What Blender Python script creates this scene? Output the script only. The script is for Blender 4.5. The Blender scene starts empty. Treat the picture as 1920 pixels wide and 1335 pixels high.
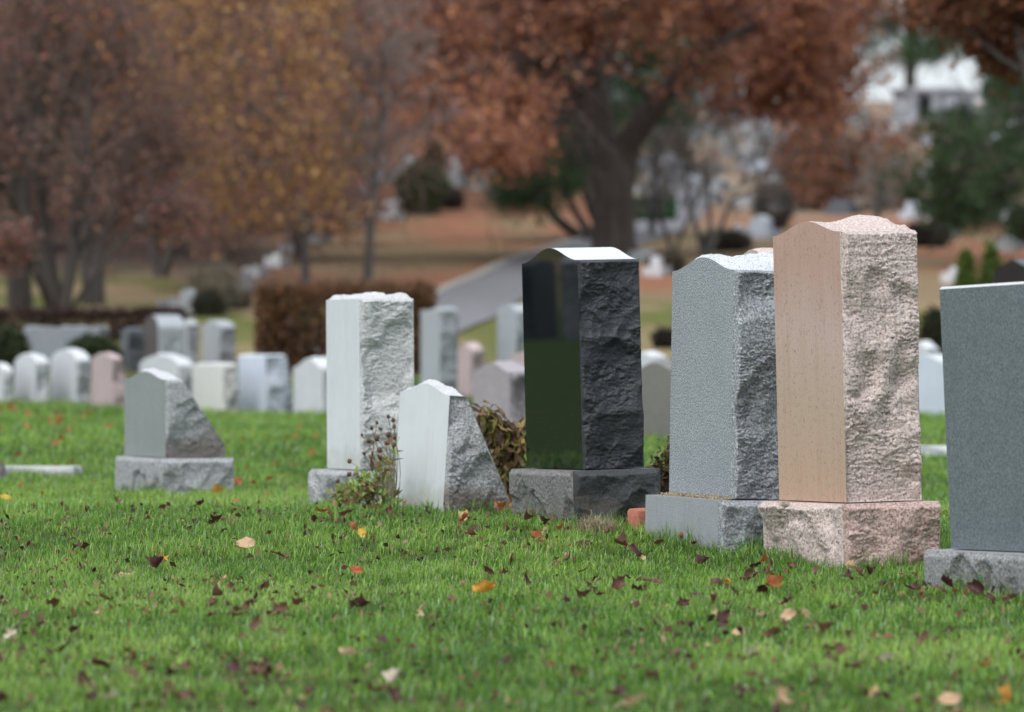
import bpy, math, random
import numpy as np
from mathutils import Matrix, Vector, Euler

random.seed(7)
RNG = np.random.default_rng(11)
C = bpy.context.scene.collection
scene = bpy.context.scene

# ------------------------------------------------------------------ survey
# The camera stands at the origin looking level along +Y.  F is its focal
# length in pixels of the 1920 wide photograph; used to turn a bearing and a
# distance into a place on the ground.
LENS = 200.0
F = 1920.0 * LENS / 36.0
CX, CY = 960.0, 667.5


def X(px, d):
    return (px - CX) / F * d


def Z(py, d):
    return (CY - py) / F * d


def at(px, py, d):
    return np.array([X(px, d), d, Z(py, d)])


def smooth(t):
    t = np.clip(t, 0, 1)
    return t * t * (3 - 2 * t)


# ------------------------------------------------------------------ noise
def _hash(ix, iy, iz, seed):
    M = np.uint64(0xFFFFFFFF)
    u = lambda q: np.atleast_1d(q).astype(np.int64).astype(np.uint64) & M
    h = (u(ix) * np.uint64(374761393) + u(iy) * np.uint64(668265263) + np.uint64((seed * 1274126177) & 0xFFFFFFFF)) & M
    h = ((h ^ (h >> np.uint64(13))) * np.uint64(1274126177)) & M
    h = ((h ^ (h >> np.uint64(16))) * np.uint64(2246822519)) & M
    return (((h ^ (h >> np.uint64(15))) & np.uint64(0xFFFFFF)).astype(float) / float(0xFFFFFF)).reshape(np.shape(ix))


def vnoise(x, y, seed=0):
    x = np.asarray(x, float); y = np.asarray(y, float)
    ix = np.floor(x); iy = np.floor(y)
    fx = x - ix; fy = y - iy
    fx = fx * fx * fx * (fx * (fx * 6 - 15) + 10); fy = fy * fy * fy * (fy * (fy * 6 - 15) + 10)
    z = np.zeros_like(ix)
    a = _hash(ix, iy, z, seed); b = _hash(ix + 1, iy, z, seed)
    c = _hash(ix, iy + 1, z, seed); d = _hash(ix + 1, iy + 1, z, seed)
    return (a * (1 - fx) + b * fx) * (1 - fy) + (c * (1 - fx) + d * fx) * fy


def fbm(x, y, seed=0, octv=4, gain=0.5, lac=2.03):
    s = 0.0; amp = 1.0; tot = 0.0
    for o in range(octv):
        s = s + amp * (vnoise(x, y, seed + o * 17) - 0.5)
        tot += amp; amp *= gain
        x = x * lac + 13.7; y = y * lac - 7.1
    return s / tot * 2


# ------------------------------------------------------------------ terrain
GT = np.array([(14, 1340), (18.5, 1126), (20.3, 1072), (21.2, 1030), (22.5, 988), (23.8, 966), (25.3, 960), (29, 936),
               (32, 888), (38, 823), (45, 792), (55, 774), (64, 690), (75, 600), (90, 530), (105, 475), (125, 402),
               (150, 340), (185, 268), (230, 190)])
_gy = np.concatenate([[-60, -20, 0, 8], GT[:, 0], [250, 300, 420, 900]])
_gz = np.concatenate([[-1.9, -1.6, -1.3, -1.07], Z(GT[:, 1], GT[:, 0]), [10.9, 10.6, 9.0, 8.0]])


def zt(x, y):
    x = np.asarray(x, float); y = np.asarray(y, float)
    w = 0.35 + 0.10 * np.maximum(np.abs(y) - 30, 0) ** 0.9
    z = 0
    for k in (-1, -0.5, 0, 0.5, 1):
        z = z + np.interp(y + k * w, _gy, _gz)
    z = z / 5
    yy = np.maximum(y, 20)
    u = x / yy * F + CX
    extra = 24 * smooth((y - 118) / 150) * smooth((1130 - u) / 330) * smooth((900 - y) / 300)
    z = z + extra
    z = z + 0.09 * smooth((520 - u) / 520) * smooth((y - 38) / 14) * smooth((66 - y) / 10)
    z = z + 0.03 * (vnoise(x * 0.35 + 5, y * 0.25, 3) - 0.5) * smooth((y - 8) / 6)
    z = z + 0.45 * (vnoise(x * 0.08 + 2, y * 0.06, 9) - 0.5) * smooth((y - 75) / 60)
    return z


def ground(px, py, lift=0.0):
    """the point where the line of sight (px, py) meets the terrain (lifted by lift)"""
    d = np.concatenate([np.arange(8, 80, 0.02), np.arange(80, 420, 0.1)])
    g = zt(X(px, d), d) + lift - Z(py, d)
    i = np.argmax(g >= 0)
    if g[i] < 0:
        i = len(d) - 1
    return np.array([X(px, d[i]), d[i], float(zt(X(px, d[i]), d[i])) + lift])


# ------------------------------------------------------------------ mesh helpers
def mesh_data(name, verts, faces, mats=(), fmat=None, col=None, shade=False):
    """faces: list of int arrays (m, k)"""
    verts = np.asarray(verts, np.float32)
    faces = [np.asarray(f, np.int32) for f in faces if len(f)]
    me = bpy.data.meshes.new(name)
    me.vertices.add(len(verts)); me.vertices.foreach_set('co', verts.ravel())
    nl = sum(f.size for f in faces); npoly = sum(len(f) for f in faces)
    me.loops.add(nl); me.polygons.add(npoly)
    me.loops.foreach_set('vertex_index', np.concatenate([f.ravel() for f in faces]))
    st = []; o = 0
    for f in faces:
        st.append(o + np.arange(len(f)) * f.shape[1]); o += f.size
    me.polygons.foreach_set('loop_start', np.concatenate(st).astype(np.int32))
    for m in mats:
        me.materials.append(m)
    if fmat is not None:
        me.polygons.foreach_set('material_index', np.asarray(fmat, np.int32))
    if col is not None:
        a = me.attributes.new('tint', 'FLOAT_COLOR', 'POINT')
        c = np.ones((len(verts), 4), np.float32); c[:, :3] = col
        a.data.foreach_set('color', c.ravel())
    me.update(calc_edges=True)
    me.validate()
    if shade:
        me.polygons.foreach_set('use_smooth', np.ones(len(me.polygons), bool)); me.update()
    return me


def link(name, me, parent=None):
    o = bpy.data.objects.new(name, me); C.objects.link(o)
    if parent is not None:
        o.parent = parent
    return o


def tag(o, label=None, cat=None, group=None, kind=None):
    if label: o['label'] = label
    if cat: o['category'] = cat
    if group: o['group'] = group
    if kind: o['kind'] = kind
    return o


def thing(name, label, cat, loc=(0, 0, 0), group=None):
    o = bpy.data.objects.new(name, None); C.objects.link(o)
    o.location = [float(v) for v in loc]
    o.empty_display_size = 0.2
    return tag(o, label, cat, group)


def copy_thing(o, label=None, group=None):
    c = o.copy(); C.objects.link(c)
    for ch in list(o.children):
        p = ch.copy(); C.objects.link(p); p.parent = c
        for g in ch.children:
            q = g.copy(); C.objects.link(q); q.parent = p
    if label: c['label'] = label
    if group: c['group'] = group
    return c


class MB:
    """collects patches of one mesh"""
    def __init__(self):
        self.v = []; self.f = {}; self.n = 0; self.order = []

    def add(self, v, faces, mat=0):
        v = np.asarray(v, float)
        for f in faces:
            f = np.asarray(f, int)
            self.order.append((f + self.n, mat))
        self.v.append(v); self.n += len(v)

    def build(self, name, mats, parent=None, shade=True):
        fs = [f for f, m in self.order]
        fm = np.concatenate([np.full(len(f), m) for f, m in self.order])
        return link(name, mesh_data(name, np.vstack(self.v), fs, mats, fm, shade=shade), parent)


def quads(nu, nv, flip=False):
    i, j = np.meshgrid(np.arange(nu - 1), np.arange(nv - 1), indexing='ij')
    a = (i * nv + j).ravel()
    q = np.stack([a, a + nv, a + nv + 1, a + 1], 1)
    return q[:, ::-1] if flip else q


def tubes(P, R, sides=4):
    """P (B,n,3), R (B,n) -> verts, faces"""
    B, n, _ = P.shape
    T = np.gradient(P, axis=1)
    T /= np.linalg.norm(T, axis=2, keepdims=True) + 1e-9
    ref = np.where(np.abs(T[:, :, 2:3]) > 0.9, np.array([1.0, 0.1, 0]), np.array([0.1, 0.05, 1.0]))
    U = np.cross(T, ref); U /= np.linalg.norm(U, axis=2, keepdims=True) + 1e-9
    V = np.cross(T, U)
    a = np.arange(sides) / sides * 2 * np.pi
    ring = U[:, :, None] * np.cos(a)[None, None, :, None] + V[:, :, None] * np.sin(a)[None, None, :, None]
    W = P[:, :, None] + ring * R[:, :, None, None]
    v = W.reshape(-1, 3)
    b, i, s = np.meshgrid(np.arange(B), np.arange(n - 1), np.arange(sides), indexing='ij')
    s2 = (s + 1) % sides
    base = b * n * sides + i * sides
    q = np.stack([base + s, base + s2, base + sides + s2, base + sides + s], -1).reshape(-1, 4)
    return v, q


def path(pts, n):
    """Catmull-ish resample of a polyline to n points"""
    pts = np.asarray(pts, float)
    d = np.concatenate([[0], np.cumsum(np.linalg.norm(np.diff(pts, axis=0), axis=1))])
    t = np.linspace(0, d[-1], n)
    out = np.stack([np.interp(t, d, pts[:, k]) for k in range(3)], 1)
    for _ in range(2):
        o2 = out.copy(); o2[1:-1] = (out[:-2] + 2 * out[1:-1] + out[2:]) / 4; out = o2
    return out


# ------------------------------------------------------------------ materials
def new_mat(name):
    m = bpy.data.materials.new(name); m.use_nodes = True
    nt = m.node_tree; b = nt.nodes['Principled BSDF']
    return m, nt, b


def node(nt, typ, **kw):
    n = nt.nodes.new(typ)
    for k, v in kw.items():
        if k in n.inputs.keys() if isinstance(k, str) else False:
            n.inputs[k].default_value = v
        else:
            setattr(n, k, v)
    return n


def ramp(nt, fac, stops, interp='LINEAR'):
    r = nt.nodes.new('ShaderNodeValToRGB'); r.color_ramp.interpolation = interp
    e = r.color_ramp.elements
    while len(e) < len(stops): e.new(0.5)
    for i, (p, c) in enumerate(stops):
        e[i].position = p; e[i].color = (*c, 1) if len(c) == 3 else c
    nt.links.new(fac, r.inputs[0])
    return r.outputs[0]


def noise(nt, vec, scale, detail=3, rough=0.55, dist=0.0):
    n = nt.nodes.new('ShaderNodeTexNoise')
    n.inputs['Scale'].default_value = scale; n.inputs['Detail'].default_value = detail
    n.inputs['Roughness'].default_value = rough; n.inputs['Distortion'].default_value = dist
    nt.links.new(vec, n.inputs['Vector'])
    return n.outputs['Fac']


def mixc(nt, fac, a, b, mode='MIX'):
    m = nt.nodes.new('ShaderNodeMix'); m.data_type = 'RGBA'; m.blend_type = mode
    for s, v in ((0, fac), (6, a), (7, b)):
        if hasattr(v, 'links') or hasattr(v, 'is_linked'):
            nt.links.new(v, m.inputs[s])
        else:
            m.inputs[s].default_value = v if s == 0 else (*v, 1)
    return m.outputs[2]


def mapping(nt, vec, scale=(1, 1, 1), loc=(0, 0, 0)):
    m = nt.nodes.new('ShaderNodeMapping')
    m.inputs['Scale'].default_value = scale; m.inputs['Location'].default_value = loc
    nt.links.new(vec, m.inputs['Vector'])
    return m.outputs[0]


def objco(nt):
    return nt.nodes.new('ShaderNodeTexCoord').outputs['Object']


def sepz(nt, vec):
    s = nt.nodes.new('ShaderNodeSeparateXYZ'); nt.links.new(vec, s.inputs[0]); return s.outputs[2]


def mrange(nt, v, a, b, c=0.0, d=1.0):
    m = nt.nodes.new('ShaderNodeMapRange')
    m.inputs[1].default_value = a; m.inputs[2].default_value = b
    m.inputs[3].default_value = c; m.inputs[4].default_value = d
    nt.links.new(v, m.inputs[0]); return m.outputs[0]


def math_(nt, op, a, b):
    m = nt.nodes.new('ShaderNodeMath'); m.operation = op
    for i, v in enumerate((a, b)):
        if hasattr(v, 'is_linked'): nt.links.new(v, m.inputs[i])
        else: m.inputs[i].default_value = v
    return m.outputs[0]


def granite(name, dark, mid, light, grain=170, spread=(0.36, 0.5, 0.66), roughness=0.6, bump=0.25, streak=0.0, streak_col=(0.3, 0.3, 0.27),
            dirt=0.0, dirt_h=0.12, dirt_col=(0.09, 0.065, 0.045), fleck=None, fleck_amt=0.0, zgrad=None, patch=None, patch_amt=0.0, cav_shade=0.0, fine=0.0):
    m, nt, b = new_mat(name)
    co = objco(nt)
    g = noise(nt, co, grain, 2.5, 0.62)
    colr = ramp(nt, g, [(spread[0], dark), (spread[1], mid), (spread[2], light)])
    # broad tone changes
    big = noise(nt, co, 5.0, 4, 0.6)
    colr = mixc(nt, mrange(nt, big, 0.3, 0.75, 0.0, 0.30), colr, tuple(c * 0.62 for c in mid))
    if patch:
        pn = noise(nt, mapping(nt, co, (1, 1, 1.0), (3, 1, 2)), 3.0, 2, 0.5)
        colr = mixc(nt, mrange(nt, pn, 0.38, 0.66, 0.0, patch_amt), colr, patch)
    if zgrad:
        wob = math_(nt, 'ADD', sepz(nt, co), mrange(nt, noise(nt, mapping(nt, co, (6, 6, 1.5)), 1.0, 3), 0.2, 0.8, -0.12, 0.12))
        colr = mixc(nt, 0.72, colr, ramp(nt, wob, zgrad))
    if fleck:
        fn = noise(nt, co, grain * 0.62, 1.0, 0.5)
        colr = mixc(nt, mrange(nt, fn, 0.64, 0.72, 0.0, fleck_amt), colr, fleck)
    if streak:
        sn = noise(nt, mapping(nt, co, (42, 42, 0.9)), 1.0, 4, 0.65)
        fade = noise(nt, co, 3.5, 2)
        colr = mixc(nt, math_(nt, 'MULTIPLY', mrange(nt, sn, 0.45, 0.75, 0.0, streak), mrange(nt, fade, 0.3, 0.62)), colr, streak_col)
    if cav_shade:
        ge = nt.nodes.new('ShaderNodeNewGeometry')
        colr = mixc(nt, mrange(nt, ge.outputs['Pointiness'], 0.475, 0.40, 0.0, cav_shade * 0.7), colr, tuple(c * 0.35 for c in dark))  # hollows of the relief darkened in the colour, imitating shade
    if dirt:
        zz = sepz(nt, co)
        dn = noise(nt, co, 9, 4, 0.6)
        lim = math_(nt, 'SUBTRACT', math_(nt, 'MULTIPLY', dn, dirt_h * 2), zz)
        colr = mixc(nt, mrange(nt, lim, 0.0, dirt_h * 0.8, 0.0, dirt), colr, dirt_col)
    nt.links.new(colr, b.inputs['Base Color'])
    b.inputs['Roughness'].default_value = roughness
    b.inputs['Specular IOR Level'].default_value = 0.35
    if bump:
        bn = nt.nodes.new('ShaderNodeBump'); bn.inputs['Strength'].default_value = bump
        bn.inputs['Distance'].default_value = 0.005
        h = noise(nt, mapping(nt, co, (1, 1, 1.7)), grain * 0.5, 6, 0.75)
        nt.links.new(h, bn.inputs['Height']); nt.links.new(bn.outputs[0], b.inputs['Normal'])
    return m


def polished(name, colr, rough=0.004, dust=True):
    m, nt, b = new_mat(name)
    co = objco(nt)
    s = noise(nt, co, 420, 2, 0.5)
    c = ramp(nt, s, [(0.4, tuple(v * 0.7 for v in colr)), (0.62, tuple(v * 1.4 for v in colr))])
    if dust:
        d = noise(nt, co, 190, 1.0, 0.5)
        zz = mrange(nt, sepz(nt, co), 0.75, 0.15, 0.05, 1.0)
        c = mixc(nt, math_(nt, 'MULTIPLY', mrange(nt, d, 0.74, 0.78, 0, 0.6), zz), c, (0.25, 0.25, 0.22))
    nt.links.new(c, b.inputs['Base Color'])
    b.inputs['Roughness'].default_value = rough
    b.inputs['Specular IOR Level'].default_value = 0.55
    return m


def tint_mat(name, rough=0.6, transl=0.35, spec=0.3):
    """leaf / blade surface coloured by the mesh's own per-leaf tint"""
    m, nt, b = new_mat(name)
    a = nt.nodes.new('ShaderNodeAttribute'); a.attribute_name = 'tint'
    co = objco(nt)
    c = mixc(nt, 1.0, a.outputs['Color'], ramp(nt, noise(nt, co, 40, 2), [(0.3, (0.75, 0.75, 0.75)), (0.7, (1.15, 1.15, 1.15))]), 'MULTIPLY')
    nt.links.new(c, b.inputs['Base Color'])
    b.inputs['Roughness'].default_value = rough
    b.inputs['Specular IOR Level'].default_value = spec
    out = nt.nodes['Material Output']
    t = nt.nodes.new('ShaderNodeBsdfTranslucent'); nt.links.new(c, t.inputs['Color'])
    mx = nt.nodes.new('ShaderNodeMixShader'); mx.inputs[0].default_value = transl
    nt.links.new(b.outputs[0], mx.inputs[1]); nt.links.new(t.outputs[0], mx.inputs[2])
    nt.links.new(mx.outputs[0], out.inputs['Surface'])
    return m


def simple(name, colr, var=0.3, scale=20, rough=0.8, bump=0.3):
    m, nt, b = new_mat(name)
    co = objco(nt)
    n = noise(nt, co, scale, 5, 0.65)
    c = ramp(nt, n, [(0.3, tuple(v * (1 - var) for v in colr)), (0.7, tuple(v * (1 + var) for v in colr))])
    nt.links.new(c, b.inputs['Base Color']); b.inputs['Roughness'].default_value = rough
    if bump:
        bn = nt.nodes.new('ShaderNodeBump'); bn.inputs['Strength'].default_value = bump; bn.inputs['Distance'].default_value = 0.02
        nt.links.new(n, bn.inputs['Height']); nt.links.new(bn.outputs[0], b.inputs['Normal'])
    return m


def bark(name, colr):
    m, nt, b = new_mat(name)
    co = objco(nt)
    n = noise(nt, mapping(nt, co, (9, 9, 1.6)), 1.0, 5, 0.7, 0.4)
    c = ramp(nt, n, [(0.3, tuple(v * 0.45 for v in colr)), (0.55, colr), (0.75, tuple(v * 1.5 for v in colr))])
    nt.links.new(c, b.inputs['Base Color']); b.inputs['Roughness'].default_value = 0.9
    bn = nt.nodes.new('ShaderNodeBump'); bn.inputs['Strength'].default_value = 0.8; bn.inputs['Distance'].default_value = 0.04
    nt.links.new(n, bn.inputs['Height']); nt.links.new(bn.outputs[0], b.inputs['Normal'])
    return m


LEAFM = tint_mat('leaf_surface', 0.6, 0.35)
GRASSM = tint_mat('grass_blade_surface', 0.42, 0.42, 0.4)
BARK_OAK = bark('oak_bark', (0.12, 0.098, 0.088))
BARK_GREY = bark('grey_bark', (0.13, 0.125, 0.12))
BARK_DARK = bark('dark_bark', (0.075, 0.064, 0.058))
TWIG = simple('twig_bark', (0.175, 0.125, 0.11), 0.35, 3, 0.9, 0)
TWIG_GREY = simple('grey_twig_bark', (0.30, 0.265, 0.245), 0.3, 3, 0.9, 0)

# ------------------------------------------------------------------ ground sheet
def build_ground():
    ys = np.concatenate([np.linspace(-60, 8, 12)[:-1], np.arange(8, 64, 0.4), np.arange(64, 160, 1.5), np.arange(160, 320, 5), np.geomspace(320, 1500, 16)])
    us = np.concatenate([-np.geomspace(0.13, 1, 22)[::-1], np.linspace(-0.125, 0.125, 91), np.geomspace(0.13, 1, 22)])
    V = np.zeros((len(ys), len(us), 3))
    for i, y in enumerate(ys):
        V[i, :, 0] = us * (24 + 0.95 * abs(y)); V[i, :, 1] = y
        V[i, :, 2] = zt(V[i, :, 0], np.full(len(us), y))
    x = V[:, :, 0].ravel(); y = V[:, :, 1].ravel()
    u = x / np.maximum(y, 20) * F + CX
    n1 = fbm(x * 0.25, y * 0.12, 5); n2 = fbm(x * 0.6 + 9, y * 0.3, 8)
    green = np.array([0.055, 0.098, 0.022]); tan = np.array([0.30, 0.225, 0.135]); rust = np.array([0.315, 0.152, 0.093])
    ggrass = np.array([0.135, 0.15, 0.045]); dull = np.array([0.085, 0.062, 0.052])
    t = smooth((y - 57 + 6 * n1) / 12)
    near = green * (1 - t[:, None]) + (tan * 0.75 + ggrass * 0.35) * t[:, None]
    g2 = smooth((n2 + 0.05) * 3)[:, None]
    mid = tan * (1 - g2) + ggrass * g2
    t = smooth((y - 66 + 10 * n2 + 5 * n1) / 10)[:, None]
    c = near * (1 - t) + mid * t
    r2 = smooth((fbm(x * 0.35 + 3, y * 0.11 + 1, 21) + 0.2) * 3.0)[:, None]
    far = (tan * 0.85) * (1 - r2) + rust * r2
    t = smooth((y - 79 + 9 * n1 + 7 * n2) / 10)[:, None] * smooth((u - 300) / 200)[:, None]
    c = c * (1 - t) + far * t
    right = np.array([0.33, 0.265, 0.20]) * (1 - 0.3 * r2) + rust * 0.24 * r2
    t = smooth((y - 110) / 25)[:, None] * smooth((u - 1100) / 120)[:, None]
    c = c * (1 - t) + right * t
    t = smooth((y - 150) / 30)[:, None] * smooth((1100 - u) / 150)[:, None]
    c = c * (1 - t) + dull * t
    t = smooth((y - 86) / 14)[:, None] * smooth((600 - u) / 160)[:, None]
    c = c * (1 - t) + dull * t
    m, nt, b = new_mat('lawn_and_leaf_litter')
    a = nt.nodes.new('ShaderNodeAttribute'); a.attribute_name = 'tint'
    co = objco(nt)
    f1 = noise(nt, mapping(nt, co, (1, 1, 1)), 14, 6, 0.7)
    col1 = mixc(nt, 1.0, a.outputs['Color'], ramp(nt, f1, [(0.28, (0.55, 0.5, 0.45)), (0.52, (1, 1, 1)), (0.75, (1.35, 1.3, 1.2))]), 'MULTIPLY')
    f2 = noise(nt, co, 1.3, 5, 0.65)
    col2 = mixc(nt, mrange(nt, f2, 0.56, 0.72, 0.0, 0.45), col1, (0.17, 0.085, 0.05))
    nt.links.new(col2, b.inputs['Base Color']); b.inputs['Roughness'].default_value = 0.95
    b.inputs['Specular IOR Level'].default_value = 0.1
    bn = nt.nodes.new('ShaderNodeBump'); bn.inputs['Strength'].default_value = 0.6; bn.inputs['Distance'].default_value = 0.05
    nt.links.new(f1, bn.inputs['Height']); nt.links.new(bn.outputs[0], b.inputs['Normal'])
    o = link('ground', mesh_data('ground', V.reshape(-1, 3), [quads(len(ys), len(us), True)], [m], col=c, shade=True))
    tag(o, kind='structure')


build_ground()

# ------------------------------------------------------------------ road with kerbs
def build_road():
    cps = [(560, 64), (660, 67), (760, 71), (850, 77), (940, 88.5), (1040, 99), (1130, 107), (1215, 114), (1262, 122), (1275, 134), (1262, 150), (1225, 170)]
    P = path([(X(px, d), d, 0) for px, d in cps], 120)
    T = np.gradient(P, axis=0); T /= np.linalg.norm(T, axis=1, keepdims=True)
    Nn = np.stack([-T[:, 1], T[:, 0], np.zeros(len(T))], 1)     # left of travel
    hw = 0.66

    def strip(offs, lifts):
        v = []
        for o_, l_ in zip(offs, lifts):
            q = P + Nn * o_
            q[:, 2] = zt(q[:, 0], q[:, 1]) + l_
            v.append(q)
        V = np.stack(v, 1)
        return V.reshape(-1, 3), quads(len(P), len(offs), False)
    m = simple('worn_asphalt', (0.17, 0.17, 0.18), 0.25, 3, 0.85, 0.2)
    offs = np.linspace(-hw, hw, 9)
    v, q = strip(offs, np.full(9, 0.03))
    tag(link('road', mesh_data('road', v, [q], [m], shade=True)), kind='structure')
    km = simple('pale_kerb_stone', (0.36, 0.33, 0.30), 0.2, 4, 0.85, 0.2)
    for s in (1,):
        o1, o2 = s * hw, s * (hw + 0.14)
        v, q = strip([o1, o1, o2, o2], [-0.05, 0.07, 0.07, -0.05])
        tag(link('kerb', mesh_data('kerb', v, [q], [km])), kind='structure')


build_road()

# ------------------------------------------------------------------ stone carving
def scallops(a, b, seed, cell, depth, curv):
    """conchoidal chips: lower envelope of bowls scattered over the face (a, b metres)"""
    r = np.random.default_rng(abs(int(seed)))
    a0, a1, b0, b1 = a.min() - cell, a.max() + cell, b.min() - cell, b.max() + cell
    n = max(6, int((a1 - a0) * (b1 - b0) / (cell * cell)))
    ca = r.uniform(a0, a1, n); cb = r.uniform(b0, b1, n)
    cc = r.uniform(-depth, depth * 0.6, n); cu = curv * r.uniform(0.5, 1.6, n)
    ga = r.normal(0, 0.18, n); gb = r.normal(0.16, 0.2, n)
    best = np.full(a.shape, 1e9)
    for i in range(n):
        da = a - ca[i]; db = b - cb[i]
        best = np.minimum(best, cc[i] + ga[i] * da + gb[i] * db + cu[i] * (da * da + 0.8 * db * db))
    return best


def rough(a, b, seed, amp, cell, fine, style='rock'):
    """rock-pitched granite: large chips, smaller chips in places, torn grain between"""
    wa = a + 0.016 * fbm(a * 13, b * 13, seed + 5, 3) + 0.004 * fbm(a * 60, b * 60, seed + 15, 2)
    wb = b + 0.016 * fbm(a * 13 + 7, b * 13, seed + 6, 3) + 0.004 * fbm(a * 60 + 3, b * 60, seed + 16, 2)
    big = scallops(wa, wb, seed, cell * 1.35, amp * 1.2, amp * 1.2 / (cell * cell * 1.8) * 2.0)
    mid = scallops(wa, wb, seed + 31, cell * 0.5, amp * 0.55, amp * 0.55 / (cell * cell * 0.25) * 1.6)
    small = scallops(wa, wb, seed + 61, cell * 0.2, amp * 0.22, amp * 0.22 / (cell * cell * 0.04) * 1.6)
    m1 = smooth(fbm(a * 5, b * 5, seed + 21, 2) * 1.6 + 0.5)
    m2 = smooth(fbm(a * 8 + 4, b * 6, seed + 22, 2) * 1.8 + 0.45)
    h = 0.9 * big + (0.35 + 0.6 * m1) * mid + (0.2 + 0.8 * m2) * small
    h = np.clip(h - np.median(h), -2.6 * amp, 2.2 * amp)
    tear = fbm(wa * 55 + 0.4 * b * 60, wb * 125, seed + 3, 4, 0.66)
    h = h + fine * (0.5 + 0.8 * m2) * tear + amp * 0.45 * fbm(a * 6, b * 7, seed + 4, 3) - 0.6 * fine * m1 * np.abs(fbm(a * 20, b * 46, seed + 8, 3))
    return h


def serp(s):
    return 0.5 * (1 + np.cos(np.pi * np.clip(s, -1, 1)))


def oval(s):
    return np.sqrt(np.clip(1 - 0.93 * s * s, 0, 1))


def gable(s):
    return 1 - np.abs(s)


def flat(s):
    return 0 * s


def carve(W, D, H, prof=flat, rise=0.0, dtop=None, lip=0.0, res=0.005, seed=1, end_amp=0.012, end_cell=0.12, end_fine=0.004, end_bulge=0.012,
          top_rough=0.006, front_rough=0.0, back_rough=0.0, chamfer=0.0, bottom=0.0, mats=(0, 1, 2), margin=0.022, right_only=False):
    """a stone slab; local x along the face, -y the front, the +x end faces the path.
    mats = material slots of (front, rough, top)"""
    mb = MB()
    fm, rm, tm = mats
    if dtop is None: dtop = D

    def depth(z):
        t = np.clip((z - lip) / max(H - lip, 1e-6), 0, 1)
        return D + (dtop - D) * t
    nx = max(9, min(64, int(W / (res * 2))))
    nx += 1 - nx % 2
    xs = np.linspace(-W / 2, W / 2, nx)
    top = H + rise * prof(xs / (W / 2))
    ny = max(4, int(D / res)); nz = max(6, int(H / res))

    def win(a, b, amax, bmax, m):
        e = np.minimum(np.minimum(a, amax - a), np.minimum(b + m * 0.6, bmax - b))
        return smooth(e / m) if m > 0 else 1.0
    # front
    zf = top - chamfer
    if front_rough:
        u, v = np.meshgrid(np.linspace(0, 1, max(8, int(W / res))), np.linspace(0, 1, nz), indexing='ij')
        xx = -W / 2 + u * W; tz = np.interp(xx, xs, zf); zz = bottom + v * (tz - bottom)
        h = (rough(xx, zz, seed + 50, front_rough, end_cell, end_fine) + front_rough * 1.0) * win(u * W, zz - bottom, W, tz - bottom, margin)
        mb.add(np.stack([xx, -D / 2 - h, zz], -1).reshape(-1, 3), [quads(*u.shape)], fm)
    else:
        v = np.stack([np.stack([xs, np.full(nx, -D / 2), np.full(nx, bottom)], 1), np.stack([xs, np.full(nx, -D / 2), zf], 1)], 1)
        mb.add(v.reshape(-1, 3), [quads(nx, 2)], fm)
    # chamfer along the front's top edge
    if chamfer:
        v = np.stack([np.stack([xs, np.full(nx, -D / 2), zf], 1), np.stack([xs, np.full(nx, -D / 2 + chamfer), top], 1)], 1)
        mb.add(v.reshape(-1, 3), [quads(nx, 2)], tm)
    # back
    nb = 2 if not back_rough and lip == 0 else max(6, nz // 2)
    nbx = nx
    u, v = np.meshgrid(np.linspace(0, 1, nbx), np.linspace(0, 1, nb), indexing='ij')
    xx = -W / 2 + u * W; tz = np.interp(xx, xs, top); zz = bottom + v * (tz - bottom)
    yy = -D / 2 + depth(np.minimum(zz, H))
    mb.add(np.stack([xx, yy, zz], -1).reshape(-1, 3), [quads(nbx, nb, True)], fm)
    # ends
    for s in ((1,) if right_only else (1, -1)):
        q = 1 if s == 1 else 2.5
        u, v = np.meshgrid(np.linspace(0, 1, max(5, int(ny / q))), np.linspace(0, 1, max(6, int(nz / q))), indexing='ij')
        tz = top[-1]
        zz = bottom + v * (tz - bottom); dd = depth(np.minimum(zz, H)); yy = -D / 2 + u * dd
        h = rough(yy, zz, seed + 7 * s, end_amp, end_cell, end_fine)
        w = win(u * dd, zz - bottom, dd, tz - bottom, margin)
        h = (h + end_bulge) * w * (1.0 if s == 1 else 0.12)
        mb.add(np.stack([s * (W / 2 + h), yy, zz], -1).reshape(-1, 3), [quads(*u.shape, flip=(s == -1))], rm)
    # top
    nyt = max(4, int(dtop / (res * 1.2)))
    u, v = np.meshgrid(np.linspace(0, 1, nx), np.linspace(0, 1, nyt), indexing='ij')
    xx = -W / 2 + u * W
    yy = -D / 2 + chamfer + v * (depth(H) - chamfer)
    zz = np.interp(xx, xs, top)
    if top_rough:
        w = smooth(np.minimum(v, 1 - v) * dtop / 0.03) * smooth(np.minimum(u, 1 - u) * W / 0.03)
        zz = zz + w * (top_rough * 1.4 + top_rough * 2.0 * fbm(xx * 9, yy * 12, seed + 90, 4, 0.6) + 0.5 * np.clip(rough(xx, yy, seed + 80, top_rough, 0.08, 0.002), -0.02, 0.02))
    mb.add(np.stack([xx, yy, zz], -1).reshape(-1, 3), [quads(nx, nyt)], tm)
    return mb


ROW = math.radians(19.3)


def frame(a=ROW):
    return np.array([math.sin(a), -math.cos(a), 0]), np.array([math.cos(a), math.sin(a), 0])


def solve(xL, xM, xR, d, a=ROW):
    """width, depth and near corner of a stone whose left, near and right edges are seen at xL, xM, xR, its near edge d away"""
    ex, ey = frame(a)
    M = np.array([X(xM, d), d, 0.0])
    tl = (xL - CX) / F
    W = (M[0] - tl * M[1]) / (ex[0] - tl * ex[1])
    tr = (xR - CX) / F
    D = (tr * M[1] - M[0]) / (ey[0] - tr * ey[1])
    return W, D, M


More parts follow.
